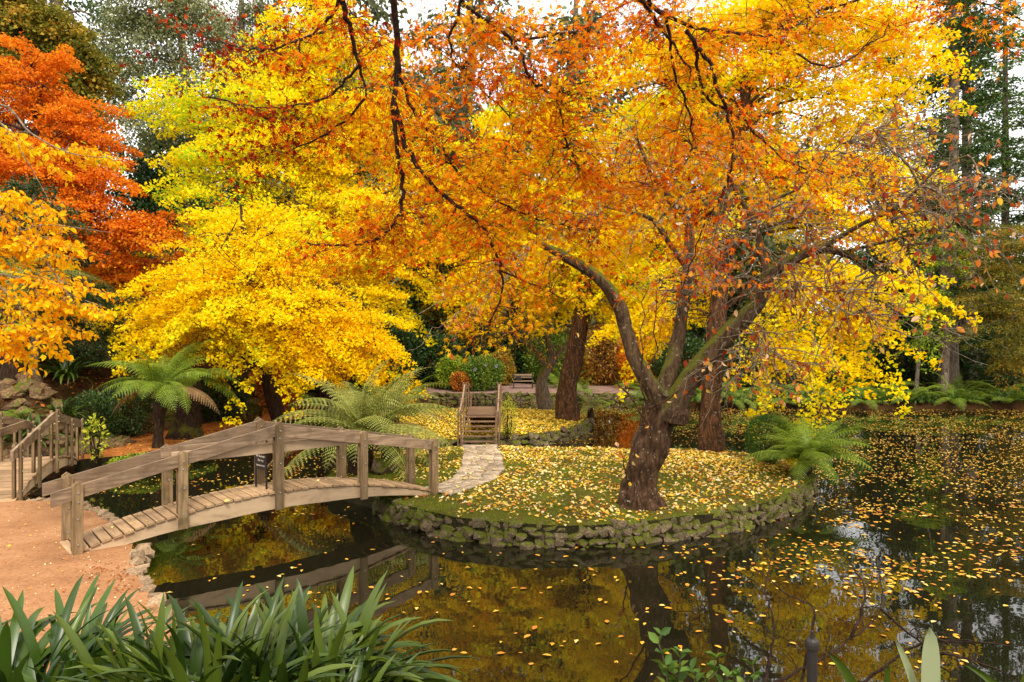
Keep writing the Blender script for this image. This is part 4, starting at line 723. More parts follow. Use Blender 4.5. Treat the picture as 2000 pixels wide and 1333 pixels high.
# ------------------------------------------------------------------ timber bridges
def board(x0, z0, x1, z1, h, y0, y1):      # sloping board between two points, plumb ends
    m_ = MB(); m_.prism([(x0, z0-h/2), (x1, z1-h/2), (x1, z1+h/2), (x0, z0+h/2)], y0, y1); return m_
def post_mb(x, wd, y0, y1, z0, z1, pk=.05):
    m_ = MB(); m_.prism([(x-wd/2, z0), (x+wd/2, z0), (x+wd/2, z1-pk), (x, z1), (x-wd/2, z1-pk)], y0, y1); return m_
boltme = MB(); boltme.tube([(0, -.012, 0), (0, 0, 0)], .013, 8); BOLT = boltme.mesh('bolt', M['steel'])
def arch_bridge(label, P0, P1, W_, arch, ts, tops, bots, tie_near, tie_far, ends=(.34, .16), rails='rail', z0=.05, planks=.138, rz=None, postw=.13):
    P0 = np.array(P0); P1 = np.array(P1); L_ = np.hypot(*(P1-P0)); t = thing('timber_footbridge', label, 'footbridge', (P0[0], P0[1], 0), math.atan2(P1[1]-P0[1], P1[0]-P0[0]))
    zf = lambda x: z0+arch*4*(np.clip(x/L_, -.1, 1.1))*(1-np.clip(x/L_, -.1, 1.1))
    yn, yf = .10, W_-.02                                   # deck edges
    x = -ends[0]
    while x < L_+ends[1]:
        sl_ = math.atan2(float(zf(x+.07)-zf(x-.07)), .14); m_ = MB(); j = rs.uniform(-.012, .012, 2); m_.box(-planks/2+.008, planks/2-.008, yn-.03+j[0], yf+.03+j[1], -.038, 0)
        o_ = m_.build('plank', M['deck'], t, bevel=.003); o_.location = (x, 0, float(zf(x))+rs.uniform(-.003, .003)); o_.rotation_euler = (0, -sl_, rs.normal()*.004); x += planks
    for y0, y1 in ((yn, yn+.06), (yf-.06, yf)):
        xs = np.linspace(-ends[0]+.35, L_+.02, 24); m_ = MB(); tp = [(a, float(zf(a))-.05) for a in xs]; bt = [(a, max(float(zf(a))-.05-.24*min(1, .25+1.8*min(a/L_+.08, 1.04-a/L_)), -.2)) for a in xs]
        n_ = len(xs); m_.add([(a, y0, z_) for a, z_ in tp]+[(a, y0, z_) for a, z_ in bt]+[(a, y1, z_) for a, z_ in tp]+[(a, y1, z_) for a, z_ in bt],
              [(i+n_, i+1+n_, i+1, i) for i in range(n_-1)]+[(i+2*n_, i+1+2*n_, i+1+3*n_, i+3*n_) for i in range(n_-1)]+[(i, i+1, i+1+2*n_, i+2*n_) for i in range(n_-1)]+[(i+n_, i+3*n_, i+1+3*n_, i+1+n_) for i in range(n_-1)]+[(0, 2*n_, 3*n_, n_), (n_-1, 2*n_-1, 4*n_-1, 3*n_-1)])
        m_.build('beam', M['beam'], t)
    for side in (0, 1):
        ya, yb = (.0, .048) if side == 0 else (W_+.06, W_+.108); yr0 = ya-.0+.052; 
        for k, (tt, tz, bz) in enumerate(zip(ts, tops, bots)):
            x = tt*L_
            for dy in ((0, .104) if side == 0 else (0, -.104)):
                inner = dy != 0; p_ = post_mb(x, postw, ya+dy, yb+dy, bz if not inner else max(bz, float(zf(x))+.0), tz-(.0 if not inner else .02)).build('post', M['post'], t, bevel=.004)
                yy = ya+dy-.001
                for bzv in (.12, .24, (tz-bz)*.45, (tz-bz)*.78) if not inner or side else ():
                    b0 = link('bolt', BOLT, p_, (x+rs.uniform(-.01, .01), yy, tz-bzv-.03))
        mid = len(ts)//2; pz = lambda k: tops[k]-.15
        segs = [(-.3 if True else 0, pz(0)-.3*(pz(mid)-pz(0))/(ts[mid]*L_)*1., ts[mid]*L_-.03, pz(mid)), (ts[mid]*L_+.03-.055, pz(mid), ts[-1]*L_+.06, pz(-1))]
        y0r, y1r = (ya+.05, ya+.102) if side == 0 else (ya-.054, ya-.002)
        for k, s_ in enumerate(segs): board(*s_[:2], *s_[2:], .185, y0r, y1r).build('rail', M[rails], t, bevel=.004)
        if (side == 0 and tie_near) or (side == 1 and tie_far):
            z_ = pz(mid)-.285; xa = ts[1]*L_-.12; xb = ts[-2]*L_+.12; yt = ya+.154 if side == 0 else ya-.152
            m_ = board(xa, z_, xb, z_, .17, yt, yt+.046); m_.build('tie_rail', M['beam'] if rails == 'rail' and side == 0 else M[rails], t, bevel=.004)
    return t
arch_bridge('near arched timber footbridge crossing from the dirt landing to the island', (-5.85, 9.2), (-1.45, 13.0), .86, .42, [0, .229, .479, .741, 1.0], [1.0, 1.28, 1.6, 1.32, 1.05], [-.05, .12, .17, .11, -.03], True, True, rails='rail')
arch_bridge('left timber footbridge of double boarded posts cut by the picture edge', (-8.93, 12.45), (-10.4, 16.5), 1.05, .34, [0.0, .26, .54, .82, 1.04], [1.05, 1.2, 1.44, 1.12, 1.02], [-.05, .0, .08, .02, -.02], True, True, rails='rail', postw=.1)
# bridge with steps on the near side
def step_bridge():
    t = thing('step_footbridge', 'stepped timber footbridge leading from the stone path to the yellow island', 'footbridge', (-.93, 19.05, 0)); hw = .47
    for k in range(6):
        z_ = .10+.117*k; y_ = .0+.2*k; m_ = MB(); m_.box(-hw+.02, hw-.02, y_, y_+.16, z_-.035, z_); m_.build('tread', M['stair'], t, bevel=.004)
    for s_ in (-1, 1):
        m_ = MB(); y0, z0_ = -.02, -.05
        xs = sorted((s_*(hw), s_*(hw-.03))); m_.add([(x, y, z_) for x in xs for y, z_ in ((-.02, -.03), (1.15, .5), (1.15, .72), (-.02, .12))], [(0, 1, 2, 3), (7, 6, 5, 4), (0, 4, 5, 1), (1, 5, 6, 2), (2, 6, 7, 3), (3, 7, 4, 0)]); m_.build('stringer', M['stair'], t)
        zf = lambda y: .70+.12*math.sin(math.pi*min(1, max(0, (y-1.1)/3.4)))-(.0 if y < 2.8 else .28*(y-2.8))
        xs = sorted((s_*(hw+.01), s_*(hw-.04))); ys = np.linspace(1.15, 4.9, 9); V_ = [(x, y, zf(y)-dz) for x in xs for y in ys for dz in (.05, .25)]; m_ = MB(); n_ = 18
        m_.add(V_, [(i*2, i*2+2, i*2+3, i*2+1) for i in range(8)]+[(n_+i*2, n_+i*2+1, n_+i*2+3, n_+i*2+2) for i in range(8)]+[(1+i*2, 3+i*2, n_+3+i*2, n_+1+i*2) for i in range(8)]); m_.build('beam', M['stair'], t)
        pts = [(0, -.1, .98), (1.0, .2, 1.22), (2.1, .35, 1.62), (3.3, .4, 1.52), (4.6, .0, 1.1)]
        for y, zb, zt in pts:
            for dx in (0, .085):
                xx = s_*(hw+.02)+s_*dx-(.0 if s_ > 0 else 0); m_ = MB(); m_.box(xx-.02, xx+.02, y-.045, y+.045, zb, zt); p_ = m_.build('post', M['stair'], t, bevel=.004)
        for (ya, _, za), (yb, _, zb) in zip(pts[:-1], pts[1:]):
            xx = s_*(hw+.0625); m_ = MB(); m_.add([(x, y, z_) for x in (xx-.0215+.001, xx+.0215-.001) for y, z_ in ((ya, za-.2), (yb, zb-.2), (yb, zb-.05), (ya, za-.05))], [(0, 1, 2, 3), (7, 6, 5, 4), (0, 4, 5, 1), (1, 5, 6, 2), (2, 6, 7, 3), (3, 7, 4, 0)]); m_.build('rail', M['rail'], t)
    y = 1.2
    while y < 4.8:
        m_ = MB(); m_.box(-hw+.045, hw-.045, 0, .132, -.035, 0); o_ = m_.build('plank', M['stair'], t); o_.location = (0, y, zf(y+.06)); o_.rotation_euler = (math.atan2(zf(y+.13)-zf(y), .13), 0, 0); y += .138
step_bridge()

# sign standing on the near bridge
sg = thing('notice_sign', 'dark notice sign on two thin legs standing on the near bridge deck', 'sign', (0, 0, 0)); cs = at(508, 940, 11.25)
zb = .05+.42*.93; sg.location = (cs[0], 11.3, zb+.03); sg.rotation_euler = (0, 0, R(-38)+R(0))
mb = MB(); mb.box(-.15, .15, -.008, .008, .30, .70); mb.build('board', M['signface'], sg)
for s_ in (-1, 1):
    mb = MB(); mb.box(s_*.155-.012, s_*.155+.012, -.012, .012, 0, .80); mb.build('leg', M['black'], sg)
for i, (txt, sz, zz) in enumerate((('We Apologise', .045, .51), ('For Any', .05, .44), ('Inconvenience', .042, .36))):
    cu = bpy.data.curves.new('lettering', 'FONT'); cu.body = txt; cu.size = sz; cu.align_x = 'CENTER'; cu.extrude = .001; cu.offset = .0012
    ob = bpy.data.objects.new('tmp', cu); COL.objects.link(ob); bpy.context.view_layer.update()
    me = bpy.data.meshes.new_from_object(ob.evaluated_get(bpy.context.evaluated_depsgraph_get())); bpy.data.objects.remove(ob)
    me.materials.clear(); me.materials.append(M['white']); link('lettering', me, sg, (0, -.0105, zz), (R(90), 0, 0))
# bench across the water
bn = thing('park_bench', 'small dark timber bench on the pinkish gravel across the water', 'bench', (.66, 40.3, .12), 0)
for k in range(3): mb = MB(); mb.box(-.6, .6, -.22+k*.15, -.10+k*.15, .40, .44); mb.build('seat_slat', M['rail'], bn)
for k in range(2): mb = MB(); mb.box(-.6, .6, .27, .30, .58+.14*k, .68+.14*k); mb.build('back_slat', M['rail'], bn)
for s_ in (-1, 1):
    mb = MB(); mb.box(s_*.55-.03, s_*.55+.03, -.22, -.16, 0, .39); mb.box(s_*.55-.03, s_*.55+.03, .2, .262, 0, .82); mb.box(s_*.55-.028, s_*.55+.028, -.159, .199, .33, .39); mb.build('leg_frame', M['black'], bn)
mb = MB(); mb.prism([(-.18, 0), (.18, 0), (.2, .14), (.12, .26), (-.1, .27), (-.2, .12)], -.09, .09); bag = mb.build('bag', M['black'], None, bevel=.03); bag.location = (.38, 40.3, .565); tag(bag, 'dark bag lying on the left end of the bench', 'bag')
# garden steps and rail seen past the ginkgo
st = thing('garden_steps', 'grey garden steps climbing the bank left of the hydrangeas', 'steps', (-5.05, 41.5, .1))
for k in range(5): mb = MB(); mb.box(-.7, .7, k*.38, k*.38+.4, k*.17-.1, k*.17+.1); mb.build('step', M['rock'], st)
# cut pipe post in the foreground
pp_ = at(1586, 1333, 3.6); pt_ = at(1586, 1240, 3.6)
t = thing('pipe_post', 'dark capped metal pipe post standing in the foreground bank', 'post', (pp_[0], 3.6, .55)); zt = pt_[2]-.55
mb = MB(); mb.tube([(0, 0, 0), (0, 0, zt-.07)], .027, 14); mb.build('pole', M['pipe'], t, smooth=False)
mb = MB(); mb.tube([(0, 0, zt-.069), (0, 0, zt-.045), (0, 0, zt-.03), (0, 0, zt-.018)], [.036, .036, .033, .022], 14); mb.build('cap', M['pipe'], t)
mb = MB(); mb.tube([(0, 0, zt-.0175), (0, 0, zt+.02)], .009, 8); mb.build('pin', M['pipe'], t)

# ------------------------------------------------------------------ the old cherry on the near island
cb = np.array([2.28, 12.15, 0.0]); rng = np.random.default_rng(77); ch = thing('cherry_tree', 'old thick trunked cherry forking low on the near island, nearly bare twigs with red leaves', 'tree', cb)
tp = [at(1250, 1000, 12.15), at(1250, 970, 12.15), at(1256, 930, 12.15), at(1265, 880, 12.15), at(1278, 835, 12.15), at(1292, 800, 12.15), at(1300, 770, 12.15)]
q = smooth_path(np.array(tp)-cb, 7); rr = np.interp(np.linspace(0, 1, len(q)), [0, .12, .3, .6, .85, 1], [.42, .33, .285, .265, .27, .17])
V, F = tube_np(q, rr, 56, lump=.44, vf=.085)
link('trunk', npmesh('trunk', V, F, M['bark'], smooth=True), ch)
LB = [([(1300, 800, 12.1), (1262, 740, 12.0), (1240, 700, 12.0), (1222, 640, 12.0), (1205, 590, 11.9), (1165, 540, 11.8), (1100, 500, 11.7), (1040, 470, 11.5)], [.17, .15, .135, .125, .12, .10, .085, .03]),
      ([(1285, 830, 12.2), (1300, 750, 12.25), (1318, 690, 12.3), (1335, 600, 12.3), (1345, 500, 12.3), (1342, 430, 12.3), (1310, 390, 12.2), (1270, 330, 12.1), (1235, 250, 12)], [.19, .155, .13, .105, .09, .08, .06, .04, .02]),
      ([(1300, 820, 12.1), (1345, 745, 12.0), (1385, 695, 11.9), (1435, 640, 11.8), (1480, 590, 11.7), (1500, 540, 11.6), (1545, 510, 11.5), (1600, 488, 11.4), (1660, 500, 11.3), (1715, 540, 11.2)], [.22, .19, .18, .165, .14, .11, .09, .075, .05, .02]),
      ([(1498, 560, 11.6), (1490, 500, 11.6), (1470, 430, 11.6), (1440, 380, 11.6), (1420, 330, 11.5)], [.08, .06, .05, .035, .02]),
      ([(1343, 440, 12.3), (1370, 405, 12.2), (1430, 385, 12.1), (1500, 390, 12.0), (1560, 370, 11.9)], [.07, .06, .05, .04, .02]),
      ([(1340, 520, 12.3), (1310, 480, 12.2), (1275, 430, 12), (1230, 415, 11.9), (1160, 400, 11.8)], [.06, .05, .045, .03, .02]),
      ([(1600, 488, 11.4), (1680, 440, 11.1), (1760, 400, 10.8), (1830, 330, 10.6), (1900, 300, 10.4)], [.05, .035, .028, .02, .01]),
      ([(1640, 495, 11.4), (1740, 470, 11.1), (1820, 450, 10.9), (1900, 460, 10.8)], [.035, .025, .018, .008])]
LN = []
for pts, rad in LB:
    tb = Tubes(); q = smooth_path([at(*p)-cb for p in pts], 6); tb.add(q, np.interp(np.linspace(0, 1, len(q)), np.linspace(0, 1, len(rad)), rad), 16, lump=.14); link('limb', tb.mesh('limb', M['barkmoss']), ch); LN.append(q)
kn = hull_mesh('burl', rng, M['bark'], 40, 1.0); link('burl', kn, ch, tuple(at(1322, 812, 11.95)-cb), (0, .3, 0), (.42, .36, .34))
kn2 = MB(); kn2.tube([(0, 0, 0), (0, -.12, .02)], [.07, .055], 12); o_ = link('cut_stub', kn2.mesh('cut_stub', M['barkgrey']), ch, tuple(at(1298, 770, 11.95)-cb))
tw = Tubes(); nodes = np.concatenate([l[len(l)//3:] for l in LN]); ends = []
BL = [B(1500, 450, 11.5, 200, 110), B(1350, 350, 12, 180, 100), B(1700, 400, 11, 170, 110), B(1600, 600, 11.3, 150, 110), B(1450, 700, 11.3, 110, 70), B(1150, 430, 11.6, 120, 70), B(1800, 500, 10.6, 110, 120), B(1720, 620, 10.9, 130, 60), B(1250, 280, 11.8, 120, 70), B(1620, 300, 11, 170, 70), B(930, 600, 11.3, 70, 60), B(1880, 380, 10.4, 110, 130), B(1750, 250, 10.6, 120, 70), B(1520, 720, 11, 90, 50), B(1400, 560, 11.8, 120, 70)]
S, D, Ls = blob_sprays(rng, [(b_[0]-cb[0], b_[1]-cb[1], b_[2]-cb[2], *b_[3:]) for b_ in BL], 380, (.5, 1.3), None, .8)
ci = rng.choice(len(S), 60, replace=False); bo = [limb(tw, nodes[np.linalg.norm(nodes-S[c], axis=1).argmin()], S[c], .022, .009, .12, 5, 9, rng) for c in ci]; al = np.concatenate(bo+[nodes])
for s_, d, l in zip(S, D, Ls):
    a = al[np.linalg.norm(al-s_, axis=1).argmin()]; P = limb(tw, a, s_+d*l-UP*.1, .011, .004, rng.uniform(-.15, .15), 4, 9, rng); ends.append(P)
    for _ in range(5):
        q = P[rng.integers(2, 9)]; e = q+nrm(d+rng.normal(size=3)*.9)*l*rng.uniform(.25, .65)-UP*.12; ends.append(limb(tw, q, e, .0062, .0026, rng.uniform(-.2, .15), 3, 6, rng))
link('twigs', tw.mesh('twigs', M['twig']), ch)
E = np.concatenate(ends); nl = 2100; k = rng.integers(0, len(E), nl); V, F, r_ = inst(E[k], rng.normal(size=(nl, 3))*.5-UP*.8, rng.normal(size=(nl, 3)), .12*rng.uniform(.6, 1.2, nl), T_OVAL8, np.clip(rng.normal(.45, .28, nl), 0, 1))
link('leaves', npmesh('leaves', V, F, M['cherry'], {'rnd': r_}), ch)
# thin suckers rising at the fork
tw = Tubes(); ends = []
for (a, b_) in (((1262, 830), (1268, 560)), ((1262, 830), (1290, 540)), ((1268, 830), (1130, 660)), ((1268, 800), (1400, 700)), ((1225, 950), (1215, 890))):
    P = limb(tw, at(*a, 11.85)-cb, at(*b_, 11.7)-cb, .02, .006, .02, 5, 9, rng); ends.append(P)
    for _ in range(5): q = P[rng.integers(3, 9)]; ends.append(limb(tw, q, q+np.array([rng.normal()*.25, rng.normal()*.2, rng.uniform(.2, .6)]), .006, .003, .05, 3, 5, rng))
link('suckers', tw.mesh('suckers', M['barkred']), ch)
E = np.concatenate(ends); k = rng.integers(0, len(E), 60); V, F, r_ = inst(E[k], rng.normal(size=(60, 3))*.5-UP*.5, rng.normal(size=(60, 3)), np.full(60, .10), T_OVAL8, rng.uniform(.3, 1, 60)); link('leaves', npmesh('leaves', V, F, M['cherry'], {'rnd': r_}), ch)

# ------------------------------------------------------------------ overhanging maple: trunk behind the viewpoint, limbs arching over it
mp_b = np.array([3.2, -2.4, 1.1]); rng = np.random.default_rng(88); mp = thing('maple_tree', 'orange Japanese maple whose branches hang across the top of the view', 'tree', mp_b)
tb = Tubes(); q = smooth_path([mp_b-mp_b, (-.1, .1, 1.5), (-.3, .5, 3.2), (-.6, 1.2, 5.0)], 6); tb.add(q, np.linspace(.34, .22, len(q)), 16, lump=.15); crot = q[-1]
hubs = [np.array([-1.3, 5.4, 7.1]), np.array([1.9, 5.2, 6.9]), np.array([.1, 5.0, 7.3])]
for h_ in hubs:
    q = smooth_path([crot, (crot+h_-mp_b)/2+UP*.9, h_-mp_b], 8); tb.add(q, np.linspace(.17, .07, len(q)), 10, lump=.1)
link('trunk', tb.mesh('trunk', M['barkdark']), mp)
MBR = [(0, [(665, -40, 6.6), (690, 80, 7.0), (715, 190, 7.3)], .035), (0, [(760, -60, 6.4), (775, 120, 6.9), (770, 210, 7.1), (782, 330, 7.4), (784, 400, 7.5), (755, 455, 7.6), (690, 480, 7.8), (600, 475, 8.0)], .03),
       (0, [(770, 200, 7.1), (800, 300, 7.3), (870, 385, 7.5), (940, 440, 7.6), (980, 530, 7.8), (968, 610, 7.9), (900, 690, 8.0)], .024), (0, [(770, 100, 6.9), (800, 200, 7.3), (860, 290, 7.6), (920, 360, 7.9), (1050, 430, 8.2), (1150, 450, 8.4)], .018),
       (0, [(665, -40, 6.6), (640, 40, 7.0), (560, 90, 7.4), (470, 95, 7.8), (390, 70, 8)], .018), (0, [(700, 130, 7.1), (640, 190, 7.4), (540, 210, 7.7), (450, 200, 8.0)], .013), (0, [(715, 190, 7.3), (660, 250, 7.6), (580, 290, 7.9), (500, 310, 8.2)], .012),
       (2, [(880, -80, 6.4), (900, 0, 6.8), (1000, 80, 7.2), (1040, 160, 7.5), (1090, 200, 7.7), (1110, 290, 7.9), (1150, 340, 8.1), (1260, 360, 8.4)], .02), (2, [(900, 0, 6.8), (880, 100, 7.3), (920, 160, 7.7), (1000, 240, 8.1), (980, 330, 8.4)], .014),
       (1, [(1250, -60, 6.3), (1270, 20, 6.7), (1310, 80, 7.0), (1350, 140, 7.2)], .028), (1, [(1270, -30, 6.5), (1320, 40, 7.0), (1400, 60, 7.4), (1510, 70, 7.8), (1600, 20, 8.1)], .024),
       (1, [(1340, 60, 7.0), (1385, 130, 7.2), (1415, 210, 7.5), (1432, 290, 7.7), (1410, 380, 7.9), (1370, 450, 8.1), (1330, 570, 8.3)], .02), (1, [(1360, 100, 7.1), (1380, 190, 7.4), (1460, 240, 7.7), (1530, 310, 8.0), (1620, 340, 8.3), (1700, 350, 8.6)], .016),
       (1, [(1300, 30, 6.8), (1320, 150, 7.3), (1350, 240, 7.6), (1340, 320, 7.9), (1250, 380, 8.2)], .014), (2, [(1000, 80, 7.2), (1120, 60, 7.4), (1200, 20, 7.6), (1280, -20, 7.8)], .014), (1, [(1510, 70, 7.8), (1620, 130, 8.1), (1740, 60, 8.4), (1850, 20, 8.6)], .012),
       (1, [(1600, 20, 8.1), (1800, -20, 8.0), (1950, 20, 7.8), (2050, 60, 7.8)], .014), (0, [(980, 530, 7.8), (1050, 560, 8.1), (1120, 590, 8.3)], .01)]
SS = []; DD = []; LLs = []; CLv = []; nod = []
tbm = Tubes()
for hi_, pts, r0 in MBR:
    W3 = np.array([at(*p) for p in pts])-mp_b; 
    if pts[0][1] < -25: W3 = np.vstack([hubs[hi_]-mp_b, W3])
    q = smooth_path(W3, 7); q[2:-1] += rng.normal(size=(len(q)-3, 3))*.012; tbm.add(q, np.linspace(r0*1.25, r0*.3, len(q)), 7, lump=.06); nod.append(q)
link('branches', tbm.mesh('branches', M['barkdark']), mp)
# sprays: most spring from the branches, some fill the crown
for q in nod:
    n_ = len(q)*2
    for _ in range(n_):
        k = rng.integers(len(q)//4, len(q)); p = q[k]
        if p[2]+mp_b[2] > CAMZ+.5*(p[1]+mp_b[1])+.7: continue
        T = q[min(k+1, len(q)-1)]-q[k-1]; d = nrm(nrm(T)*.6+rng.normal(size=3)*np.array([.8, .6, .35])); SS.append(p); DD.append(d); LLs.append(rng.uniform(.45, 1.1))
Lb = [B(800, 470, 7.8, 180, 50), B(650, 470, 8, 80, 30), B(500, 110, 8, 90, 35), B(600, 270, 8, 110, 35), B(700, 80, 7.6, 110, 70), B(850, 120, 7.6, 140, 110), B(1000, 150, 7.8, 150, 120), B(850, 320, 7.8, 140, 110), B(1000, 370, 8, 150, 110), B(1050, 560, 8.2, 100, 45), B(950, 660, 8.0, 80, 45), B(1120, 60, 7.5, 150, 70),
      B(1200, 280, 8, 120, 130), B(1150, 470, 8.3, 110, 60), B(1340, 300, 8, 110, 110), B(1400, 90, 7.4, 130, 70), B(1470, 230, 8, 110, 70), B(1340, 560, 8.4, 60, 50), B(1560, 30, 8, 110, 50), B(1600, 360, 8.4, 90, 35), B(1750, 30, 8.3, 130, 50), B(1960, 40, 7.8, 60, 50), B(900, 20, 7, 150, 70), B(880, 560, 8.1, 110, 50), B(1150, 160, 7.8, 110, 90)]
s2, d2, l2 = blob_sprays(rng, [(b_[0]-mp_b[0], b_[1]-mp_b[1], b_[2]-mp_b[2], *b_[3:]) for b_ in Lb], 430, (.5, 1.1), None, .45, -.12)
S = np.vstack([np.array(SS), s2]); D = np.vstack([np.array(DD), d2]); Ls = np.concatenate([LLs, l2])
tipw = S+D*Ls[:, None]+mp_b; PX = 1000+tipw[:, 0]/tipw[:, 1]*FP; PY = 666.5-(tipw[:, 2]-CAMZ)/tipw[:, 1]*FP
lim = np.where(PX < 560, 400, np.where(PX < 860, 520, np.where(PX < 1080, 665, 560)))       # how low the crown hangs along its edge
kp = (PY < lim) & ((rng.random(len(PX)) < np.where(PX < 700, .55, np.where(PX > 1250, .62, 1)))); S, D, Ls = S[kp], D[kp], Ls[kp]
al = np.concatenate(nod); tw = Tubes()
for s_, d, l in zip(S, D, Ls):
    qd = np.linalg.norm(al-s_, axis=1); a = al[qd.argmin()]
    if qd.min() > .03: limb(tw, a, s_, .006, .0035, .12, 4, 8, rng)
    t_ = np.linspace(0, 1, 6)[:, None]; tw.add(s_+d*l*t_-UP*.2*l*t_*t_, np.linspace(.0035, .0012, 6), 3)
link('twigs', tw.mesh('twigs', M['barkdark']), mp)
Wp = S+mp_b; pxl = Wp[:, 0]/Wp[:, 1]                 # redder at the outer left tips and low on the right, as on the tree
redness = np.exp(-((pxl+.36)/.11)**2)*2.7+np.exp(-((Wp[:, 0]-2.6)/.8)**2-((Wp[:, 2]-3.6)/1.2)**2)*1.8-np.exp(-((Wp[:, 0]+.2)/1.2)**2-((Wp[:, 2]-3.0)/.6)**2)*1.6
V, F, r_ = cloud(rng, S, D, Ls, np.full(len(S), .2), 17500, 8, .40, .045, .08, T_MAPLE, .35, .60, 1.25, .55, cl=rng.normal(size=len(S))*.7-redness)
link('crown', npmesh('crown', V, F, M['maple'], {'rnd': r_}), mp)

# ------------------------------------------------------------------ yellow beech branches hanging in from the left
bb = np.array([-9.2, 9.3, 0.0]); rng = np.random.default_rng(99); be = thing('beech_tree', 'golden broad leaved tree reaching in from the left edge', 'tree', bb)
tb = Tubes(); q = smooth_path([(0, 0, 0), (.1, 0, 2), (.0, .1, 4), (.2, 0, 6.5)], 6); tb.add(q, np.linspace(.2, .08, len(q)), 12, lump=.1); link('trunk', tb.mesh('trunk', M['barkgrey']), be)
nod = []; tb = Tubes()
for pts, r0 in (([(-120, 350, 9.2), (0, 420, 9.1), (60, 470, 9.0), (150, 600, 8.9)], .02), ([(-120, 250, 9.2), (0, 205, 9.1), (60, 260, 9.0), (140, 300, 8.9), (230, 310, 8.8)], .012), ([(-120, 420, 9), (0, 470, 9.0), (80, 440, 9), (220, 455, 9)], .012), ([(-120, 500, 9), (0, 560, 9), (60, 640, 8.9), (100, 700, 8.8)], .014), ([(-100, 520, 9), (20, 540, 9), (120, 570, 9), (200, 600, 8.9)], .012), ([(-120, 200, 9.3), (0, 240, 9.2), (50, 310, 9.1), (100, 400, 9.0)], .01)):
    qq = smooth_path(np.vstack([q[int(len(q)*.7)], np.array([at(*p) for p in pts])-bb]), 6); tb.add(qq, np.linspace(r0*2, r0*.3, len(qq)), 6); nod.append(qq)
al = np.concatenate(nod); Lb = [B(40, 520, 9, 90, 70), B(20, 410, 9, 90, 50), B(90, 470, 9, 90, 25), B(80, 640, 8.9, 80, 30), B(30, 640, 9, 70, 60), B(150, 600, 8.9, 60, 20), B(150, 295, 9, 70, 14), B(30, 260, 9.1, 50, 25), B(-30, 560, 9, 80, 130), B(110, 560, 8.9, 80, 30)]
S, D, Ls = blob_sprays(rng, [(b_[0]-bb[0], b_[1]-bb[1], b_[2]-bb[2], *b_[3:]) for b_ in Lb], 130, (.3, .75), (0, 0, 5.), .35, -.15)
for s_, d, l in zip(S, D, Ls):
    a = al[np.linalg.norm(al-s_, axis=1).argmin()]; limb(tb, a, s_, .007, .005, .05, 3, 5, rng); t_ = np.linspace(0, 1, 5)[:, None]; tb.add(s_+d*l*t_-UP*.2*l*t_*t_, np.linspace(.005, .002, 5), 3)
link('branches', tb.mesh('branches', M['twig']), be)
V, F, r_ = cloud(rng, S, D, Ls, np.full(len(S), .25), 4600, 6, .42, .03, .085, T_OVAL8, .8, .5, .7, .3); link('crown', npmesh('crown', V, F, M['beech'], {'rnd': r_}), be)

# ------------------------------------------------------------------ foreground sprigs at the lower right
sp = at(1340, 1345, 4.3); lp = thing('laurel_sprig', 'glossy green leafy sprig poking up at the bottom right of centre', 'plant', tuple(sp-UP*.5)); rng = np.random.default_rng(5); tb = Tubes(); pos = []; fw = []
for e in ((1290, 1240, 4.3), (1330, 1275, 4.2), (1400, 1285, 4.3), (1470, 1300, 4.4), (1300, 1300, 4.2), (1440, 1315, 4.2), (1350, 1310, 4.1)):
    P = limb(tb, (0, 0, 0), at(*e)-(sp-UP*.5), .008, .003, .12, 5, 12, rng)
    for k in range(4, 12):
        for s_ in (-1, 1):
            pos.append(P[k]); fw.append(nrm((P[k]-P[k-1])*4+np.array([s_*.3, rng.normal()*.3, rng.uniform(0, .2)])))
link('stems', tb.mesh('stems', M['midgreen'] if False else M['barkgrey']), lp); n_ = len(pos)
V, F, r_ = inst(np.array(pos), np.array(fw), UP+rng.normal(size=(n_, 3))*.5, rng.uniform(.06, .1, n_), T_OVAL8, np.clip(rng.normal(.5, .2, n_), 0, 1)); link('leaves', npmesh('leaves', V, F, M['midgreen'], {'rnd': r_}), lp)
tg = thing('bare_bush', 'bare brown twigs of a leafless bush at the lower right', 'bush', tuple(at(1560, 1333, 4.6)-UP*.35)); tb = Tubes(); o0 = at(1560, 1333, 4.6)-UP*.35
for pts in ([(1490, 1350, 4.4), (1505, 1280, 4.5), (1510, 1210, 4.6), (1495, 1150, 4.7), (1510, 1080, 4.8)], [(1480, 1350, 4.4), (1580, 1300, 4.4), (1660, 1250, 4.5), (1720, 1190, 4.6), (1715, 1090, 4.7)], [(1640, 1350, 4), (1700, 1320, 4), (1790, 1260, 3.9), (1850, 1252, 3.8), (2010, 1262, 3.7)], [(1720, 1190, 4.6), (1790, 1250, 4.7), (1850, 1300, 4.8)], [(1560, 1350, 4.4), (1590, 1200, 4.5), (1540, 1160, 4.6), (1460, 1100, 4.8)], [(1800, 1265, 3.9), (1900, 1290, 4), (1990, 1330, 4)], [(1660, 1250, 4.5), (1690, 1150, 4.5), (1640, 1080, 4.6)]):
    q = smooth_path(np.array([at(*p) for p in pts])-o0, 5); q[1:] += rng.normal(size=(len(q)-1, 3))*.006; tb.add(q, np.linspace(.011, .003, len(q)), 5)
    for _ in range(9): a = q[rng.integers(3, len(q))]; limb(tb, a, a+rng.normal(size=3)*np.array([.16, .1, .14])+UP*.05, .0035, .0012, .1, 3, 6, rng)
link('twigs', tb.mesh('twigs', M['barkdark']), tg)
bl = thing('iris_plant', 'broad pale blades of an iris like plant at the lower right corner', 'plant', tuple(at(1800, 1333, 3.0)-UP*.3)); o0 = np.array(bl.location)
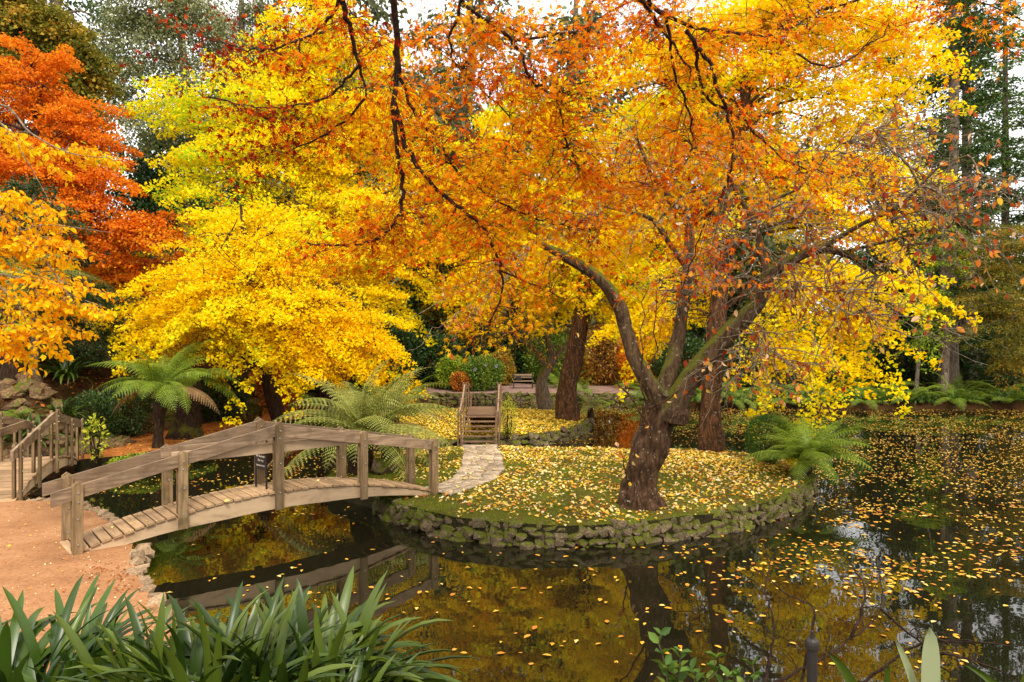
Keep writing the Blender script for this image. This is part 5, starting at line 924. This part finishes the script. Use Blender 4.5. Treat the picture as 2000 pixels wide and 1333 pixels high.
for (x0, x1, y1, Y_, w_) in ((1690, 1620, 1275, 3.0, .05), (1818, 1818, 1228, 3.0, .085), (1800, 1750, 1252, 3.05, .035), (1990, 2020, 1290, 3.0, .05), (1730, 1735, 1300, 3.1, .03), (1990, 1880, 1296, 2.9, .05)):
    a = at(x0, 1345, Y_)-o0-UP*.1; b_ = at(x1, y1, Y_)-o0; V = []; 
    for i in range(8):
        s_ = i/7; p = a+(b_-a)*s_+UP*.03*math.sin(s_*3.1); ww = w_*(1-s_**4)**.7/2+.0005; V += [p-np.array([ww, 0, 0]), p+np.array([0, .012, 0]), p+np.array([ww, 0, 0])]
    link('leaf', npmesh('leaf', V, [(i*3+j, i*3+j+1, i*3+j+4, i*3+j+3) for i in range(7) for j in range(2)], M['blade'] if w_ > .06 or x0 == 1800 else M['strap'], {'rnd': np.full(24, .7)}, smooth=True), bl)

# ------------------------------------------------------------------ fallen leaves and grass
def scatter(name, m, poly, n, size, tmpl, zf, dens=None, avoid=(), lift=.008, tilt=.25, bias=.55, seed=1, sr=.22, size_y=None):
    rng = np.random.default_rng(seed); P = np.array(poly); x = rng.uniform(P[:, 0].min(), P[:, 0].max(), n*4); y = rng.uniform(P[:, 1].min(), P[:, 1].max(), n*4); k = sdf(x, y, poly) > .03
    for a, mg in avoid: k &= sdf(x, y, a) < mg
    if dens is not None: k &= rng.random(n*4) < dens(x, y)
    x = x[k][:n]; y = y[k][:n]; m_ = len(x); pos = np.stack([x, y, zf(x, y)+lift+rng.uniform(0, .008, m_)], -1); az = rng.uniform(0, 6.283, m_); f = np.stack([np.cos(az), np.sin(az), rng.normal(size=m_)*tilt], -1)
    V, F, r_ = inst(pos, f, UP+rng.normal(size=(m_, 3))*tilt, size*rng.uniform(.55, 1.25, m_), tmpl, np.clip(rng.normal(bias, sr, m_), 0, 1))
    o_ = link(name, npmesh(name, V, F, M[m], {'rnd': r_})); return tag(o_, kind='stuff')
pathpoly = bedp
def dn(x, y): return np.clip((.2+1.0*sstep(.26, .56, vnoise(x*1.5+5, y*1.5)*.55+vnoise(x*4.1, y*4.1+2)*.45))*(.75+.35*sstep(12.8, 17, y))-.6*sstep(-.3, -1.6, x)-.35*sstep(.5, .1, sdf(x, y, ISL1)), .04, 1)
tag(scatter('fallen_leaves', 'fallen', D1, 7400, .088, T_OVAL8, z1f, dn, [(pathpoly, -.02)], seed=1, bias=.5, sr=.3, tilt=.38), 'cream and orange fallen leaves strewn over the near island lawn', 'fallen leaves')
tag(scatter('fallen_leaves', 'fallen_yellow', D1, 4600, .06, T_GINKGO, z1f, lambda x, y: dn(x, y)*(.15+.85*sstep(13, 17, y)), [(pathpoly, -.02)], seed=2), 'small yellow fallen leaves at the back of the near island lawn', 'fallen leaves')
tag(scatter('fallen_leaves', 'fallen', pathpoly, 80, .075, T_OVAL8, lambda x, y: .036+0*x, None, (), seed=3), 'few fallen leaves lying on the pale stone path', 'fallen leaves')
tag(scatter('fallen_leaves', 'fallen_yellow', D2, 17000, .09, T_GINKGO, z2f, lambda x, y: np.clip(.55+.6*vnoise(x, y), 0, 1), seed=4, bias=.6), 'thick yellow leaf carpet covering the far island', 'fallen leaves')
tag(scatter('fallen_leaves', 'litter', LAND, 520, .05, T_OVAL4, zl, None, seed=5, bias=.7, sr=.3), 'small red and yellow leaves on the orange dirt landing', 'fallen leaves')
RS_ = [(-5.6, 9.0), (-4.9, 8.9), (-4.3, 8.0), (-4.6, 7.7), (-5.4, 8.5)]
tag(scatter('fallen_leaves', 'litter', RS_, 130, .04, T_OVAL4, zl, None, seed=15, bias=.25, sr=.2), 'patch of small dark red leaves beside the bridge foot', 'fallen leaves')
tag(scatter('fallen_leaves', 'litter', BPATH, 2600, .07, T_OVAL4, lambda x, y: .04+0*x, None, seed=6, bias=.65, sr=.25), 'orange leaves littering the red brown path', 'fallen leaves')
HP = [(-20, 17.2), (-11.2, 17.2), (-12, 19.6), (-11.2, 23), (-10.4, 30), (-9.5, 38), (-20, 38)]
tag(scatter('leaf_litter', 'litter', HP, 15000, .11, T_OVAL4, height, None, seed=7, bias=.4, sr=.25, tilt=.5), 'red brown leaf litter over the left hillside', 'leaf litter')
tag(scatter('leaf_litter', 'litter', [(-6, 37.5), (9, 37.5), (30, 34), (30, 42), (8, 45), (-5, 45)], 7000, .14, T_OVAL4, lambda x, y: np.maximum(height(x, y), -.32), None, seed=8, bias=.4, sr=.3), 'leaf litter on the far bank around the bench', 'leaf litter')
tag(scatter('fallen_leaves', 'fallen', [(-5.6, 9.4), (-1.5, 12.9), (-2.1, 13.5), (-6.2, 10.2)], 0+26, .07, T_OVAL8, lambda x, y: .056+.42*4*np.clip(((x+5.85)*4.4+(y-9.2)*3.8)/33.8, 0, 1)*(1-np.clip(((x+5.85)*4.4+(y-9.2)*3.8)/33.8, 0, 1)), None, seed=9), 'few leaves lying on the planks of the near bridge', 'fallen leaves')
wz = lambda x, y: np.full(np.shape(x), WZ)
def dw(x, y):
    nn = vnoise(x*.55+9, y*.8)*.6+vnoise(x*1.7, y*2.4+4)*.4; st_ = sstep(.38, .62, nn)
    zone = .03+.75*sstep(11, 14.5, y)*sstep(2, 6, x)+.9*sstep(18.5, 20, y)*sstep(-1, 3, x)+.35*sstep(7.5, 10, y)*sstep(3.0, 5.5, x)+.6*sstep(12, 15, y)*(x < -3)
    return np.clip(zone*(.12+.95*st_), 0.0, 1)
tag(scatter('floating_leaves', 'fallen_water', POND, 26000, .085, T_OVAL4, wz, dw, [(D1, -.03), (D2, -.03)], lift=.003, tilt=.06, seed=10, bias=.5), 'drifts of yellow and orange leaves floating on the dark pond', 'floating leaves')
tag(scatter('floating_leaves', 'fallen_water', [(-4, 7.2), (10, 6), (12, 14), (7.5, 14), (4, 11.3), (0, 10.7), (-2, 11.6), (-4, 10)], 2000, .09, T_FLAT8, wz, lambda x, y: np.clip(.028+.1*sstep(.5, .8, vnoise(x*.9, y*2))+.95*sstep(.30, .55, vnoise(x*.8+2, y*1.3))*sstep(1.5, 4.5, x)*sstep(8.0, 9.6, y), 0, 1), [(D1, -.05)], lift=.003, tilt=.08, seed=11, bias=.36, sr=.26), 'single leaves floating on the dark water in front of the island', 'floating leaves')
BLADE = (np.array([(-.09, 0, 0), (.09, 0, 0), (.03, .7, .05), (0, 1, .15)]), np.array([(0, 1, 2, 3)]))
def grass(name, label, poly, n, size, zf, dens=None, seed=1, bias=.5, avoid=()):
    rng = np.random.default_rng(seed); P = np.array(poly); x = rng.uniform(P[:, 0].min(), P[:, 0].max(), n*3); y = rng.uniform(P[:, 1].min(), P[:, 1].max(), n*3); k = sdf(x, y, poly) > -.04
    for a, mg in avoid: k &= sdf(x, y, a) < mg
    if dens is not None: k &= rng.random(n*3) < dens(x, y)
    x = x[k][:n]; y = y[k][:n]; m_ = len(x); pos = np.stack([x, y, zf(x, y)-.005], -1); f = UP+rng.normal(size=(m_, 3))*.45
    V, F, r_ = inst(pos, f, rng.normal(size=(m_, 3))*np.array([1, 1, .1]), size*rng.uniform(.5, 1.3, m_), BLADE, np.clip(bias+.9*(vnoise(x*1.5, y*1.5)-.5)+rng.normal(size=m_)*.15, 0, 1)); return tag(link(name, npmesh(name, V, F, M['grass'], {'rnd': r_})), label, 'grass', kind='stuff')
tag(scatter('ground_cover', 'midgreen', [(10, 33.2), (34, 32.6), (34, 36.5), (8, 37), (6.5, 36.6), (8, 34.9)], 9000, .24, T_OVAL4, lambda x, y: np.maximum(height(x, y), -.2)+.15, lambda x, y: np.clip(vnoise(x, y)*1.6-.2, 0, 1), seed=18, tilt=.9, lift=.1, bias=.25), 'low green ground cover along the shaded far bank', 'ground cover')
tag(scatter('gravel', 'fallen', LAND, 1500, .018, T_BLOB, zl, None, seed=25, bias=.95, sr=.1, tilt=.6), 'fine pale gravel and grit on the orange dirt landing', 'gravel')
rng = np.random.default_rng(61); S_ = smooth_path([(*p, 0) for p in i1], 8)[:, :2]; k = rng.integers(1, len(S_)-1, 5200); k = k[rng.random(5200) < np.clip(vnoise(S_[k, 0]*2.3, S_[k, 1]*2.3)*1.8-.35, 0, 1)]
f_ = rng.random(len(k)); P_ = S_[k]*(1-f_)[:, None]+S_[k+1]*f_[:, None]; T_ = nrm(S_[k+1]-S_[k]); O_ = np.stack([T_[:, 1], -T_[:, 0]], -1); zz = rng.uniform(-.33, -.01, len(k)); P_ = P_+O_*(.09-.25*(zz+.3))[:, None]
V, F, r_ = inst(np.stack([P_[:, 0], P_[:, 1], zz], -1), np.concatenate([O_*.8, np.full((len(k), 1), .5)], 1)+rng.normal(size=(len(k), 3))*.4, rng.normal(size=(len(k), 3)), rng.uniform(.02, .055, len(k)), BLADE, rng.random(len(k)))
tag(link('moss_tufts', npmesh('moss_tufts', V, F, M['grass'], {'rnd': r_})), 'green moss and grass tufts growing in the near island wall', 'moss', kind='stuff')
grass('grass', 'short mossy grass covering the near island', D1, 60000, .045, z1f, lambda x, y: np.clip(.25+1.3*(vnoise(x*1.2+3, y*1.2)-.25)+.9*sstep(-.3, -1.6, x)+.7*sstep(.6, .0, sdf(x, y, ISL1)), .05, 1), 1, avoid=[(pathpoly, -.01)])
grass('grass', 'grass showing through the leaves of the far island', D2, 14000, .06, z2f, lambda x, y: np.clip(.2+.9*sstep(-1, -3, x), 0, 1), 2)
print('tris', sum(len(m.loop_triangles) if m.loop_triangles else sum(len(p.vertices)-2 for p in m.polygons) for m in bpy.data.meshes if len(m.polygons) < 5000)+sum(2*len(m.polygons) for m in bpy.data.meshes if len(m.polygons) >= 5000))
